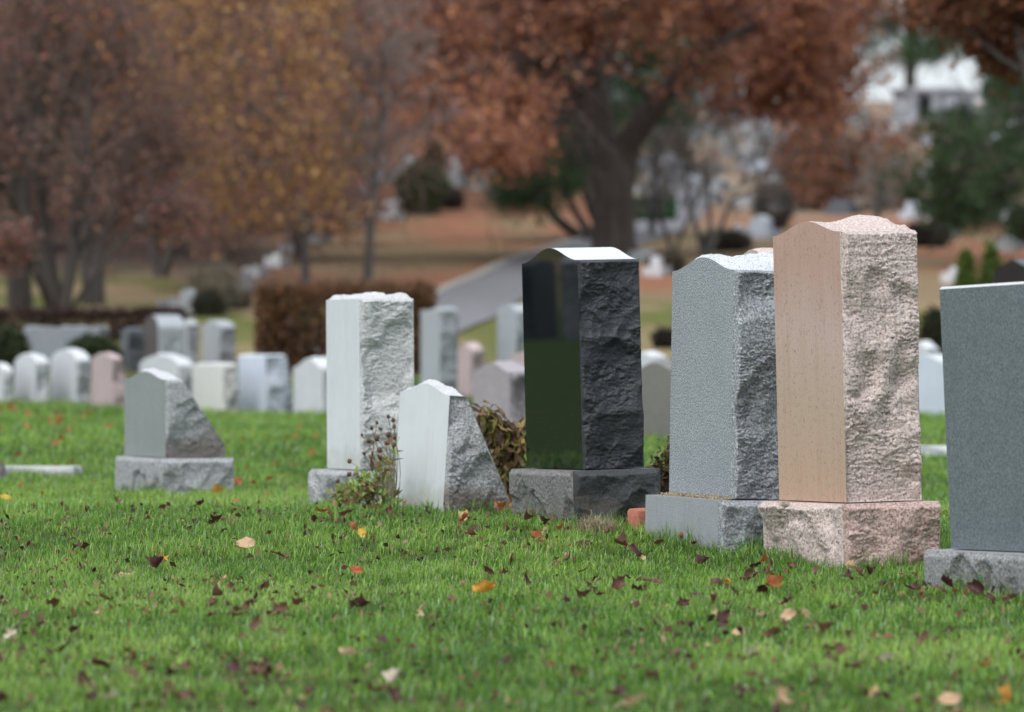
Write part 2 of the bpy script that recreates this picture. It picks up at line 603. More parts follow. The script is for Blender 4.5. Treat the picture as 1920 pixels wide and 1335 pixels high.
def set_pose(o, base, a, lean, pitch=0.0):
    """base point, row angle, lean in the picture plane (degrees, + = towards the left), pitch = tipping back"""
    ex, ey = frame(a)
    R = Matrix(((ex[0], ey[0], 0), (ex[1], ey[1], 0), (0, 0, 1))).to_4x4()
    L = Matrix.Rotation(math.radians(-lean), 4, 'Y') @ Matrix.Rotation(math.radians(pitch), 4, 'X')
    o.matrix_world = Matrix.Translation(Vector([float(v) for v in base])) @ L @ R
    o.rotation_mode = 'XYZ'


# stone finishes
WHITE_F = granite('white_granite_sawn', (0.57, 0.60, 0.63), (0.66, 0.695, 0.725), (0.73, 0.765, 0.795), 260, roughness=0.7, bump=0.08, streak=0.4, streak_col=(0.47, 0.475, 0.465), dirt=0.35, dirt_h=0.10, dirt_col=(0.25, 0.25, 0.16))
WHITE_R = granite('white_granite_rock_face', (0.34, 0.35, 0.36), (0.52, 0.53, 0.53), (0.66, 0.67, 0.67), 130, roughness=0.8, bump=0.7, dirt=0.4, dirt_h=0.06, cav_shade=0.6)
SLANT_R = granite('grey_granite_rock_face', (0.16, 0.165, 0.175), (0.36, 0.37, 0.385), (0.57, 0.58, 0.595), 120, roughness=0.8, bump=0.9, dirt=0.75, dirt_h=0.13, cav_shade=0.6)
BLACK_P = polished('black_granite_polished', (0.006, 0.007, 0.009))
BLACK_R = granite('black_granite_rock_face', (0.014, 0.0155, 0.019), (0.028, 0.031, 0.037), (0.058, 0.063, 0.072), 220, roughness=0.42, bump=0.5, cav_shade=0.6)
BLACK_BASE_F = granite('charcoal_granite_steeled', (0.10, 0.10, 0.10), (0.18, 0.18, 0.177), (0.28, 0.28, 0.275), 110, roughness=0.75, bump=0.9, dirt=0.7, dirt_h=0.22, dirt_col=(0.12, 0.085, 0.06))
BLACK_BASE_R = granite('charcoal_granite_rock_face', (0.028, 0.03, 0.034), (0.055, 0.058, 0.062), (0.10, 0.10, 0.105), 200, roughness=0.65, bump=0.5, dirt=0.9, dirt_h=0.23, dirt_col=(0.075, 0.05, 0.036), cav_shade=0.4)
BLUE_F = granite('blue_grey_granite_steeled', (0.11, 0.125, 0.14), (0.26, 0.29, 0.315), (0.50, 0.53, 0.55), 190, (0.39, 0.5, 0.61), roughness=0.7, bump=0.15)
BLUE_R = granite('blue_grey_granite_rock_face', (0.13, 0.14, 0.155), (0.28, 0.30, 0.32), (0.50, 0.525, 0.55), 120, (0.34, 0.5, 0.66), roughness=0.75, bump=0.9, cav_shade=0.6)
BLUE_BASE_F = granite('blue_grey_granite_sawn', (0.24, 0.26, 0.285), (0.31, 0.33, 0.35), (0.38, 0.40, 0.42), 200, roughness=0.7, bump=0.1, streak=0.5, streak_col=(0.22, 0.22, 0.22), dirt=0.5, dirt_h=0.18, dirt_col=(0.16, 0.14, 0.11))
PINK_F = granite('pink_granite_steeled', (0.34, 0.22, 0.175), (0.50, 0.345, 0.28), (0.60, 0.45, 0.38), 150, (0.34, 0.5, 0.66), roughness=0.65, bump=0.1, fleck=(0.13, 0.10, 0.09), fleck_amt=0.5, streak=0.5, streak_col=(0.34, 0.22, 0.15), zgrad=[(0.0, (0.49, 0.335, 0.235)), (0.38, (0.45, 0.35, 0.262)), (0.62, (0.51, 0.395, 0.36)), (0.85, (0.45, 0.285, 0.23)), (1.0, (0.48, 0.31, 0.26))])
PINK_R = granite('pink_granite_rock_face', (0.30, 0.23, 0.21), (0.58, 0.48, 0.445), (0.70, 0.61, 0.575), 120, (0.37, 0.5, 0.64), roughness=0.8, bump=0.8, fleck=(0.07, 0.06, 0.06), fleck_amt=0.7, cav_shade=0.6)
PINK_BASE_R = granite('pink_granite_base_rock_face', (0.24, 0.155, 0.135), (0.50, 0.36, 0.32), (0.62, 0.49, 0.45), 120, (0.37, 0.5, 0.64), roughness=0.8, bump=0.8, fleck=(0.07, 0.05, 0.05), fleck_amt=0.6, dirt=0.7, dirt_h=0.20, dirt_col=(0.16, 0.09, 0.065), cav_shade=0.9)
GREEN_F = granite('green_grey_granite_steeled', (0.085, 0.105, 0.118), (0.138, 0.166, 0.184), (0.21, 0.24, 0.262), 120, (0.36, 0.5, 0.66), roughness=0.6, bump=0.1, streak=0.18, streak_col=(0.22, 0.25, 0.26))
GREEN_BASE_R = granite('grey_granite_base_rock_face', (0.13, 0.13, 0.135), (0.28, 0.285, 0.29), (0.44, 0.45, 0.46), 110, roughness=0.75, bump=0.8, streak=0.6, streak_col=(0.12, 0.11, 0.11), dirt=0.7, dirt_h=0.19, cav_shade=0.6)
LEFT_F = granite('aged_grey_granite_sawn', (0.20, 0.225, 0.225), (0.27, 0.30, 0.295), (0.34, 0.37, 0.37), 180, roughness=0.75, bump=0.1, streak=0.5, streak_col=(0.20, 0.23, 0.20))
EDGE = granite('granite_edge_highlight', (0.50, 0.53, 0.55), (0.62, 0.65, 0.66), (0.7, 0.72, 0.73), 200, roughness=0.8, bump=0.1)  # near-white colour paints the sky highlight along the chamfered top edge
TOP_W = granite('white_granite_top', (0.42, 0.43, 0.44), (0.57, 0.58, 0.59), (0.66, 0.67, 0.68), 130, roughness=0.8, bump=0.5)  # skylight on the tops put into a paler granite
TOP_P = granite('pink_granite_top', (0.36, 0.28, 0.25), (0.60, 0.50, 0.46), (0.70, 0.62, 0.59), 120, roughness=0.8, bump=0.6)  # pink rough face brightened in colour for the skylit top
TOP_B = granite('blue_grey_granite_lit_top', (0.30, 0.32, 0.34), (0.60, 0.63, 0.66), (0.74, 0.77, 0.79), 130, roughness=0.8, bump=0.6)  # far paler than the sides: skylight painted on the top
TOP_K = granite('black_granite_top_sky_sheen', (0.58, 0.60, 0.62), (0.66, 0.68, 0.70), (0.72, 0.74, 0.76), 200, roughness=0.5, bump=0.05)  # near-white colour stands in for sky reflected on the black top
SAND = simple('pale_sand', (0.42, 0.33, 0.22), 0.35, 220, 0.95, 0.5)


def headstone(name, label, px, d, y_bot, y_top, mats, base=None, lean=0, a=ROW, D=None, seed=1, group=None, cat='headstone', **kw):
    """tablet (and base) seen between the three edges px = (left, near, right), near edge d away"""
    xL, xM, xR = px
    W, Dd, M = solve(xL, xM, xR, d, a)
    D = D or Dd
    ex, ey = frame(a)
    ctr = M - ex * W / 2 + ey * D / 2
    zb = Z(y_bot, d); H = Z(y_top, d) - zb
    g = float(zt(ctr[0], ctr[1]))
    t = thing(name, label, cat, (ctr[0], ctr[1], g), group)
    z0 = zb - g
    bot = -0.05 if base is None else 0.0
    tb = carve(W, D, H, seed=seed, bottom=min(bot, -z0 - 0.05) if base is None else 0.0, **kw).build('tablet', mats, t)
    tb.location = (0, 0, z0)
    if base is not None:
        mx, my, bmats, bkw = base
        hb = z0 + 0.12
        bo = carve(W + 2 * mx, D + 2 * my, hb - 0.004, seed=seed + 200, top_rough=0.0, mats=(0, 1, 2), **bkw).build('base', bmats, t)
        bo.location = (0, 0, -0.12)
        print('HS', name, 'W %.2f D %.2f H %.2f base %.2f mx %.2f my %.2f' % (W, D, H, z0, mx, my))
    else:
        print('HS', name, 'W %.2f D %.2f H %.2f z0 %.2f' % (W, D, H, z0))
    set_pose(t, (ctr[0], ctr[1], g), a, lean)
    return t


FINE = dict(res=0.0032)
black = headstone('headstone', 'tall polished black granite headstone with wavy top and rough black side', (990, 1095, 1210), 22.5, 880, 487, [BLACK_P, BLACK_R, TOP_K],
                  base=(0.037, 0.055, [BLACK_BASE_F, BLACK_BASE_R, BLACK_BASE_F], dict(res=0.004, end_amp=0.018, end_cell=0.14, end_bulge=0.016, front_rough=0.005)),
                  lean=1.4, seed=3, prof=serp, rise=0.055, top_rough=0.0, end_amp=0.013, end_cell=0.085, end_fine=0.0045, end_bulge=0.012, margin=0.012, **FINE)
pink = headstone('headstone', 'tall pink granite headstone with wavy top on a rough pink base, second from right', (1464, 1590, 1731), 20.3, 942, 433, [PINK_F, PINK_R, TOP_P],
                 base=(0.06, 0.042, [PINK_R, PINK_BASE_R, PINK_BASE_R], dict(res=0.004, end_amp=0.022, end_cell=0.17, end_bulge=0.028, front_rough=0.018, end_fine=0.007)),  # base front in the paler pink: its lit side put into the colour
                 lean=1.4, seed=11, prof=serp, rise=0.044, top_rough=0.007, end_amp=0.013, end_cell=0.15, end_fine=0.0075, end_bulge=0.015, margin=0.012, **FINE)
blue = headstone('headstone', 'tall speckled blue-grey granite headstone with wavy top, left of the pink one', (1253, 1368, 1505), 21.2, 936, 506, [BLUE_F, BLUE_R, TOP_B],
                 base=(0.062, 0.072, [BLUE_BASE_F, BLUE_R, BLUE_BASE_F], dict(res=0.004, end_amp=0.012, end_cell=0.12)),
                 lean=-0.9, seed=21, prof=serp, rise=0.050, top_rough=0.007, end_amp=0.014, end_cell=0.15, end_fine=0.0085, end_bulge=0.016, margin=0.012, **FINE)
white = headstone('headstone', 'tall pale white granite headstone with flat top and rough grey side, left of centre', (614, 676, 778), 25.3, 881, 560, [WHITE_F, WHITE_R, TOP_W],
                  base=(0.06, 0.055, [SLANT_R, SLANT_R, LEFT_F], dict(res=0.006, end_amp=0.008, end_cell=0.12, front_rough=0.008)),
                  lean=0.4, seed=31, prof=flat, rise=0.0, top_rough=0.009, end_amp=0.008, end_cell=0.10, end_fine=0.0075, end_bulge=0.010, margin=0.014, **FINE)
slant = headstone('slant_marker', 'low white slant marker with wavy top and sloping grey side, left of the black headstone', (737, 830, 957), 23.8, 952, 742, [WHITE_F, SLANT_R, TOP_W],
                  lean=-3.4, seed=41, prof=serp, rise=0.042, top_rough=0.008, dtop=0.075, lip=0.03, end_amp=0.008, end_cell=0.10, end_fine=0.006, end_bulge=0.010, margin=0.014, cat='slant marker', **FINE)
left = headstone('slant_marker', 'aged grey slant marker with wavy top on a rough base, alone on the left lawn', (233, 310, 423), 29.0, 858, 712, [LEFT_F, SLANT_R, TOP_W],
                 base=(0.02, 0.038, [SLANT_R, SLANT_R, LEFT_F], dict(res=0.006, end_amp=0.010, end_cell=0.10, front_rough=0.004)),
                 seed=51, prof=serp, rise=0.042, top_rough=0.006, dtop=0.09, lip=0.055, end_amp=0.010, end_cell=0.12, end_fine=0.006, end_bulge=0.010, margin=0.014, res=0.005, cat='slant marker')
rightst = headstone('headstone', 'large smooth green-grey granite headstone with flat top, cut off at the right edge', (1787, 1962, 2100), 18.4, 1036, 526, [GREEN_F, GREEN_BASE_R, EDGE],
                    base=(0.10, 0.052, [GREEN_BASE_R, GREEN_BASE_R, BLUE_BASE_F], dict(res=0.005, end_amp=0.012, end_cell=0.10, front_rough=0.005)),
                    lean=2.6, seed=61, prof=flat, top_rough=0.0, chamfer=0.008, end_amp=0.01, end_cell=0.12, end_fine=0.006, res=0.006)

# ------------------------------------------------------------------ middle and back rows
def pal(name, c, k=1.0):
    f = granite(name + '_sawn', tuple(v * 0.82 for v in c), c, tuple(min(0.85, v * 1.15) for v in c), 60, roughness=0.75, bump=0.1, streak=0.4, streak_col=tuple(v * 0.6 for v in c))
    r = granite(name + '_rock_face', tuple(v * 0.30 * k for v in c), tuple(v * 0.62 * k for v in c), tuple(min(0.85, v * 0.95 * k) for v in c), 40, roughness=0.8, bump=0.8, cav_shade=0.5)  # rough finish, with the shading of the side faces darkened into its colour
    return [f, r, granite(name + '_top', tuple(min(0.8, v * 0.95) for v in c), tuple(min(0.7, v * 1.05) for v in c), tuple(min(0.75, v * 1.15) for v in c), 40, roughness=0.8, bump=0.3)]  # brighter copy of the stone, skylight painted on the top


PW = pal('pale_marble', (0.62, 0.64, 0.67)); PG = pal('light_grey_granite', (0.40, 0.43, 0.46)); PP = pal('rose_granite', (0.50, 0.40, 0.40))
PD = pal('dark_grey_granite', (0.13, 0.145, 0.165)); PB = pal('brown_grey_granite', (0.20, 0.195, 0.18)); PM = pal('mauve_granite', (0.36, 0.33, 0.35))
PK = [polished('far_black_granite', (0.012, 0.014, 0.02), 0.15, False)] * 3
PBW = pal('bluish_white_marble', (0.60, 0.66, 0.75)); PTW = pal('chalk_white_marble', (0.70, 0.71, 0.68))
PBR = [granite('dark_brown_granite', (0.07, 0.06, 0.065), (0.10, 0.088, 0.092), (0.14, 0.12, 0.125), 60), pal('mid_grey_granite', (0.30, 0.325, 0.345), 1.35)[0], PG[0]]

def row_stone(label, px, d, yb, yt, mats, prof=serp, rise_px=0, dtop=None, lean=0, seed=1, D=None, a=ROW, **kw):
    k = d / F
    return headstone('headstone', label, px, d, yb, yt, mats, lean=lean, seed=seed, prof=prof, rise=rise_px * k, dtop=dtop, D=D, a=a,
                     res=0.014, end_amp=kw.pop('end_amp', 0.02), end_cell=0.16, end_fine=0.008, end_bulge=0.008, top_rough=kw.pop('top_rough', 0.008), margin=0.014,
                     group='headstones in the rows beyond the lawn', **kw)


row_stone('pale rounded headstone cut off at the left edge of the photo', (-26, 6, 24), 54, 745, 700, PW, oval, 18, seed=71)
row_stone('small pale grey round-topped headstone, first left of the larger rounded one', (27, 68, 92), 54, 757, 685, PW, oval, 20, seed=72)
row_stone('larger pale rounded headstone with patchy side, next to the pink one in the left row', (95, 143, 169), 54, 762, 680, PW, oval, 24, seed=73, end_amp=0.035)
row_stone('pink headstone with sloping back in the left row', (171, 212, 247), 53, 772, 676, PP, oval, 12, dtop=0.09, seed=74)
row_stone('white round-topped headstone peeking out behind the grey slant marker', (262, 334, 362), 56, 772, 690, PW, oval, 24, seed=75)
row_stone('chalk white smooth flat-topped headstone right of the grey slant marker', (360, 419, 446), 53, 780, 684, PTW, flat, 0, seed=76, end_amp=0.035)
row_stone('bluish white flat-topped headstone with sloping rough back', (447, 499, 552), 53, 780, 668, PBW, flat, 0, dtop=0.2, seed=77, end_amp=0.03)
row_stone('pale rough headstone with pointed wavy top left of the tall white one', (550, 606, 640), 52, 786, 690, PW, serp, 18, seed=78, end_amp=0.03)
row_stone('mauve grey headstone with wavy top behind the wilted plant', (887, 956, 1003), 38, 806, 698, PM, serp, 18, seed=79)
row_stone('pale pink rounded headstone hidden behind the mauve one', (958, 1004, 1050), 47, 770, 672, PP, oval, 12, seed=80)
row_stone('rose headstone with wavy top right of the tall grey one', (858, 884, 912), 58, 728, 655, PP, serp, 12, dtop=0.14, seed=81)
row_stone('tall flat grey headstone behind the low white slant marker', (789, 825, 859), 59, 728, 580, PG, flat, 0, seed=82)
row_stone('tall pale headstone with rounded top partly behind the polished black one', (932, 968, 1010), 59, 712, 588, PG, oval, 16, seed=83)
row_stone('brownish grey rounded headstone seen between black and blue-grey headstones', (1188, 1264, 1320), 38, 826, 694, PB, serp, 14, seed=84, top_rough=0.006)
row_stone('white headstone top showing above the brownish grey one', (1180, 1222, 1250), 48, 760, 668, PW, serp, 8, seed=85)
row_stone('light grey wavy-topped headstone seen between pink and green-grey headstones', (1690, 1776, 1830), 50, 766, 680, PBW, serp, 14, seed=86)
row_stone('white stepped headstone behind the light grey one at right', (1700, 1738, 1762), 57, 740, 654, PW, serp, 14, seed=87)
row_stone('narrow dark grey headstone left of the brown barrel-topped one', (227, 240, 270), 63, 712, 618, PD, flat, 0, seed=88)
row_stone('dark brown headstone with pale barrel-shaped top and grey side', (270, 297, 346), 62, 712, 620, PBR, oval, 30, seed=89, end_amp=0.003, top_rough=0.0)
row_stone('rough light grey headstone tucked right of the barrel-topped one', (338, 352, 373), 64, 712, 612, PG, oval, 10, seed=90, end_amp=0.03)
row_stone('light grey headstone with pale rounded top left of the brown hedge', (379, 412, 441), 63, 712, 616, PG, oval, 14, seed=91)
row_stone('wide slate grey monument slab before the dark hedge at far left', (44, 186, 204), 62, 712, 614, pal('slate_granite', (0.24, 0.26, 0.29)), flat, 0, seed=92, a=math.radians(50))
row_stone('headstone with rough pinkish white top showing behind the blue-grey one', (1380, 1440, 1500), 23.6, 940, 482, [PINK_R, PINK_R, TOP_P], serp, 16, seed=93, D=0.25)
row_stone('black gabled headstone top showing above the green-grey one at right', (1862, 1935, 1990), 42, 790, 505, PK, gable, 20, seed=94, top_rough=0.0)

# two stones of the next row to the left, mirrored in the black granite
def mirrored(label, x, y, w, dd, h, mats, seed):
    g = float(zt(x, y))
    t = thing('headstone', label, 'headstone', (x, y, g), 'headstones mirrored in the black granite')
    carve(w, dd, h, seed=seed, res=0.02, bottom=-0.05, end_amp=0.012, prof=serp, rise=0.04).build('tablet', mats, t)
    set_pose(t, (x, y, g), math.radians(60), 0)


# flat grave markers
def flat_marker(label, px, py, w, dp, mat, a):
    g = ground(px, py)
    t = thing('flat_marker', label, 'grave marker', g)
    o = carve(w, dp, 0.075, seed=int(px) + 5, res=0.02, top_rough=0.0, end_amp=0.004, end_bulge=0.002, front_rough=0.004).build('slab', [mat, mat, mat], t)
    o.location = (0, 0, -0.02)
    set_pose(t, g, math.radians(a), 0)


flat_marker('flat grey stone marker lying in the lawn at the left edge', 52, 893, 0.56, 0.36, WHITE_R, 88)
flat_marker('small flat white marker in the grass right of the pink headstone', 1757, 853, 0.22, 0.3, PW[0], 88)
flat_marker_edge = headstone('slant_marker', 'dark sloping marker just showing at the left edge', (-90, -40, 14), 31, 878, 842, [PM[0], PM[1], PM[1]], seed=97, dtop=0.05, res=0.02, cat='slant marker')

# ------------------------------------------------------------------ small things by the stones
def build_brick():
    g = ground(1199, 996)
    t = thing('brick', 'red brick standing in the soil beside the blue-grey base', 'brick', (g[0], g[1], g[2] - 0.01))
    m = simple('red_brick_clay', (0.42, 0.155, 0.105), 0.25, 60, 0.9, 0.3)
    w, dd, h, c = 0.034, 0.03, 0.088, 0.014
    prof = np.array([(-w, 0), (w, 0), (w, h), (w - c, h + c * 0.8), (-w + c, h + c * 0.8), (-w, h)])
    v = []; f = []
    for y in (-dd, dd):
        v += [(p[0], y, p[1]) for p in prof]
    n = len(prof)
    f4 = [(i, (i + 1) % n, n + (i + 1) % n, n + i) for i in range(n)]
    v = np.array(v)
    caps = [np.array([list(range(n))[::-1]]), np.array([list(range(n, 2 * n))])]
    o = link('brick_body', mesh_data('brick_body', v, [np.array(f4)] + caps, [m]), t)
    b = o.modifiers.new('edge', 'BEVEL'); b.width = 0.004; b.segments = 2
    set_pose(t, (g[0], g[1], g[2] - 0.01), math.radians(40), 3)


build_brick()


def leaf_cloud(centers, n, spread, size, aspect, cols, rng, up=0.0, fold=0.25, droop=None):
    """n small leaf faces jittered round the centres; returns verts, quads, colours"""
    c = centers[rng.integers(0, len(centers), n)] + rng.normal(0, 1, (n, 3)) * spread
    d = rng.normal(0, 1, (n, 3)); d[:, 2] += up
    if droop is not None: d = d * 0.6 + np.array(droop)
    d /= np.linalg.norm(d, axis=1, keepdims=True)
    s = np.cross(d, rng.normal(0, 1, (n, 3))); s /= np.linalg.norm(s, axis=1, keepdims=True)
    nn = np.cross(d, s)
    L = size * rng.uniform(0.6, 1.35, (n, 1)); Wd = L * aspect * rng.uniform(0.7, 1.3, (n, 1))
    p0 = c; p2 = c + d * L
    mid = c + d * L * 0.5 + nn * L * fold * rng.uniform(-0.5, 1, (n, 1))
    p1 = mid + s * Wd * 0.5; p3 = mid - s * Wd * 0.5
    v = np.stack([p0, p1, p2, p3], 1).reshape(-1, 3)
    q = np.arange(n * 4).reshape(n, 4)
    cols = np.asarray(cols, float)
    cc = cols[rng.integers(0, len(cols), n)] * rng.uniform(0.65, 1.35, (n, 1))
    return v, q, np.repeat(cc, 4, axis=0)


def blade_mesh(P, L, Wd, bend, az, cols):
    """grass-like blades: roots P, lengths, widths, bend (m), azimuth"""
    n = len(P)
    f = np.stack([np.cos(az), np.sin(az), np.zeros(n)], 1)
    s = np.stack([-np.sin(az), np.cos(az), np.zeros(n)], 1)
    up = np.array([0, 0, 1.0])
    L = L[:, None]; Wd = Wd[:, None]; b = bend[:, None]
    m = P + up * L * 0.55 + f * b * 0.3
    t = P + up * L * np.sqrt(np.clip(1 - (b / np.maximum(L, 1e-4)) ** 2 * 0.6, 0.15, 1)) + f * b
    v = np.stack([P - s * Wd / 2, P + s * Wd / 2, m + s * Wd * 0.42, m - s * Wd * 0.42, t], 1).reshape(-1, 3)
    base = np.arange(n) * 5
    q = np.stack([base, base + 1, base + 2, base + 3], 1)
    tr = np.stack([base + 3, base + 2, base + 4], 1)
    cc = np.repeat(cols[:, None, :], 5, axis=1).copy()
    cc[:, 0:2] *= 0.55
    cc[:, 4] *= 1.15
    return v, [q, tr], cc.reshape(-1, 3)


def build_grass():
    r = np.random.default_rng(5)
    allv = []; allq = []; allt = []; allc = []; nv = 0
    zones = [(12.2, 17.0, 4000, 0.0044, 0.042), (17.0, 23.5, 6000, 0.0038, 0.039), (23.5, 33, 2300, 0.0048, 0.045), (33, 46, 750, 0.0075, 0.05), (46, 64, 300, 0.012, 0.055)]
    for y0, y1, dens, wd, ln in zones:
        hw0 = 0.1 * y1 + 2.9
        n = int((y1 - y0) * 2 * hw0 * dens)
        y = r.uniform(y0, y1, n); x = r.uniform(-hw0, hw0, n)
        inner = np.abs(x) < 0.1 * y + 0.6
        k = inner | ((np.abs(x) < 0.1 * y + 2.8) & (r.uniform(0, 1, n) < 0.3))
        x = x[k]; y = y[k]; n = len(x); wide = np.where(inner[k], 1.0, 1.9)
        tuft = fbm(x * 2.2, y * 1.6, 41, 3); fine = fbm(x * 9, y * 7, 43, 2)
        dry = fbm(x * 0.9 + 4, y * 0.7, 47, 3)
        keep = r.uniform(0, 1, n) < np.clip(0.80 + 0.95 * fine + 0.40 * tuft, 0.18, 1)
        if y0 > 45:
            keep &= r.uniform(0, 1, n) < np.clip((64 - y) / 14, 0, 1)
        x, y, tuft, fine, dry, wide = (q[keep] for q in (x, y, tuft, fine, dry, wide)); n = len(x)
        P = np.stack([x, y, zt(x, y) - 0.004], 1)
        L = ln * r.uniform(0.45, 1.25, n) * (1 + 0.45 * tuft + 0.35 * fine)
        tall = r.uniform(0, 1, n) < 0.012
        L[tall] *= 1.7
        bend = L * np.clip(r.normal(0.62, 0.32, n), 0.02, 1.2)
        az = r.uniform(0, 2 * np.pi, n)
        g1 = np.array([0.18, 0.36, 0.045]); g2 = np.array([0.335, 0.51, 0.10]); g3 = np.array([0.08, 0.19, 0.03])
        t = np.clip(0.50 + 0.6 * dry + 0.5 * fine + r.normal(0, 0.26, n), 0, 1)[:, None]
        c = np.where(t < 0.5, g3 + (g1 - g3) * t * 2, g1 + (g2 - g1) * (t - 0.5) * 2)
        yl = r.uniform(0, 1, n)
        c[yl < 0.05 + 0.08 * np.clip(dry, 0, 1)] = np.array([0.36, 0.31, 0.15])
        c[(yl > 0.90) & (yl < 0.965)] = np.array([0.34, 0.48, 0.26])
        far = smooth((y - 46) / 18)[:, None]
        c = c * (1 - far) + (np.array([0.24, 0.28, 0.09]) * r.uniform(0.7, 1.2, (n, 1))) * far
        c *= r.uniform(0.75, 1.25, (n, 1))
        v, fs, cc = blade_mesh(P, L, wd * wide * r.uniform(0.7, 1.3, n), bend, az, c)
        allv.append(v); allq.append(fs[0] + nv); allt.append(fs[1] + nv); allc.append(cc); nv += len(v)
    # longer untrimmed tufts where the mower cannot reach, along the stones
    for st in (black, pink, blue, white, slant, left, rightst):
        parts = [c for c in st.children]
        body = ([c for c in parts if c.name.startswith('base')] or parts)[0]
        co = np.array([vv.co[:] for vv in body.data.vertices])
        xa, xb = co[:, 0].min(), co[:, 0].max(); ya, yb = co[:, 1].min(), co[:, 1].max()
        n = 420
        e = r.integers(0, 2, n); tt = r.uniform(-0.04, 1.04, n); off = np.abs(r.normal(0.012, 0.014, n))
        lx = np.where(e == 0, xa + tt * (xb - xa), xb + off - 0.012); ly = np.where(e == 0, ya - off + 0.008, ya + tt * (yb - ya))
        M = np.array(st.matrix_world)
        P = np.stack([lx, ly, np.zeros(n), np.ones(n)], 1) @ M.T
        P = P[:, :3]; P[:, 2] = zt(P[:, 0], P[:, 1]) - 0.004
        cl = fbm(lx * 9 + st.location[0], ly * 9, 44, 2)
        k = cl > -0.15; P = P[k]; n = len(P)
        L = r.uniform(0.035, 0.075, n) * (1 + 0.6 * np.clip(cl[k], 0, 1)); L[r.uniform(0, 1, n) < 0.05] *= 1.5
        c = np.array([0.15, 0.31, 0.055]) * r.uniform(0.6, 1.5, (n, 1)); c[r.uniform(0, 1, n) < 0.1] = (0.40, 0.36, 0.2)
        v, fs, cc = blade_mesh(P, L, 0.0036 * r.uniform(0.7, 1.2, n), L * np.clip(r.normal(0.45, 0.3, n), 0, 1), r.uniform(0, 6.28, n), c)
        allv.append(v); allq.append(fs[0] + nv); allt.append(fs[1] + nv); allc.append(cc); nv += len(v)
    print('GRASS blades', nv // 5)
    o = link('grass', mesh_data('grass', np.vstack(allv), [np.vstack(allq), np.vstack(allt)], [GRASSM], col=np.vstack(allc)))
    tag(o, 'mown green lawn grass around the headstones', 'grass', kind='stuff')


build_grass()


# dry coneflowers
def build_coneflower():
    r = np.random.default_rng(8)
    d = 24.1
    base = np.array([X(706, d), d, float(zt(X(706, d), d))])
    t = thing('coneflower', 'dried coneflower clump with brown seed heads beside the white slant marker', 'plant', base)
    heads = [(724, 782), (740, 790), (741, 803), (710, 793), (697, 800), (682, 815), (715, 806), (707, 818), (729, 812), (737, 820), (692, 829), (700, 832), (710, 842),
             (680, 850), (700, 846), (698, 856), (654, 868), (703, 874), (652, 887), (665, 893), (660, 905), (630, 903), (652, 918), (637, 925), (705, 898), (685, 915), (742, 835), (726, 828), (690, 905), (668, 930)]
    sm = simple('dry_flower_stalk', (0.20, 0.19, 0.08), 0.3, 60, 0.9, 0)
    hm = simple('seed_head_brown', (0.25, 0.15, 0.10), 0.5, 300, 0.95, 0.8)
    for px, py in heads:
        dd = d + r.uniform(-0.25, 0.2)
        tip = at(px + r.uniform(-4, 4), py + r.uniform(-4, 4), dd) - base
        root = np.array([r.uniform(0.0, 0.09), r.uniform(-0.06, 0.06), 0])
        mid = root * 0.5 + tip * 0.5 + np.array([0.025 + 0.03 * r.normal(), 0, 0.03])
        P = path([root, mid, tip], 7)
        v, q = tubes(P[None], np.linspace(0.0022, 0.0013, 7)[None], 5)
        st = link('stalk', mesh_data('stalk', v, [q], [sm], shade=True), t)
        # seed head: spiky dome
        nu, nvv = 12, 8
        u, w = np.meshgrid(np.linspace(0, 2 * np.pi, nu), np.linspace(0, np.pi, nvv), indexing='ij')
        rad = 0.0092 * r.uniform(0.8, 1.25) * (1 + 0.28 * np.where((np.arange(nu)[:, None] + np.arange(nvv)[None]) % 2, 1, -1) * np.sin(w))
        rad[-1] = rad[0]
        hv = np.stack([rad * np.sin(w) * np.cos(u), rad * np.sin(w) * np.sin(u), rad * r.uniform(0.6, 1.3) * np.cos(w)], -1).reshape(-1, 3)
        tl = Euler((r.normal(0, 0.6), r.normal(0, 0.6), 0)).to_matrix()
        hv = hv @ np.array(tl).T * np.array([r.uniform(0.75, 1.2), 1, 1]) + tip
        link('seed_head', mesh_data('seed_head', hv, [quads(nu, nvv)], [hm]), st)
    ctr = []
    for _ in range(70):
        px = r.uniform(632, 742); lim = np.interp(px, [632, 690, 742], [925, 892, 830])
        py = r.uniform(lim, 944)
        ctr.append(at(px, py, d + r.uniform(-0.15, 0.12)) - base)
    ctr = np.array(ctr)
    v1, q1, c1 = leaf_cloud(ctr, 330, 0.012, 0.05, 0.30, [(0.30, 0.46, 0.12), (0.38, 0.54, 0.16), (0.44, 0.48, 0.16), (0.34, 0.20, 0.11), (0.24, 0.38, 0.10)], r, up=0.7)
    v2, q2, c2 = leaf_cloud(ctr, 90, 0.012, 0.055, 0.2, [(0.16, 0.09, 0.05), (0.26, 0.16, 0.09), (0.12, 0.05, 0.04)], r)
    v3, q3, c3 = leaf_cloud(np.array([at(654, 936, d) - base]), 5, 0.012, 0.06, 0.4, [(0.50, 0.50, 0.04)], r, up=0.2)
    link('foliage', mesh_data('foliage', np.vstack([v1, v2, v3]), [np.vstack([q1, q2 + len(v1), q3 + len(v1) + len(v2)])], [LEAFM], col=np.vstack([c1, c2, c3])), t)


build_coneflower()


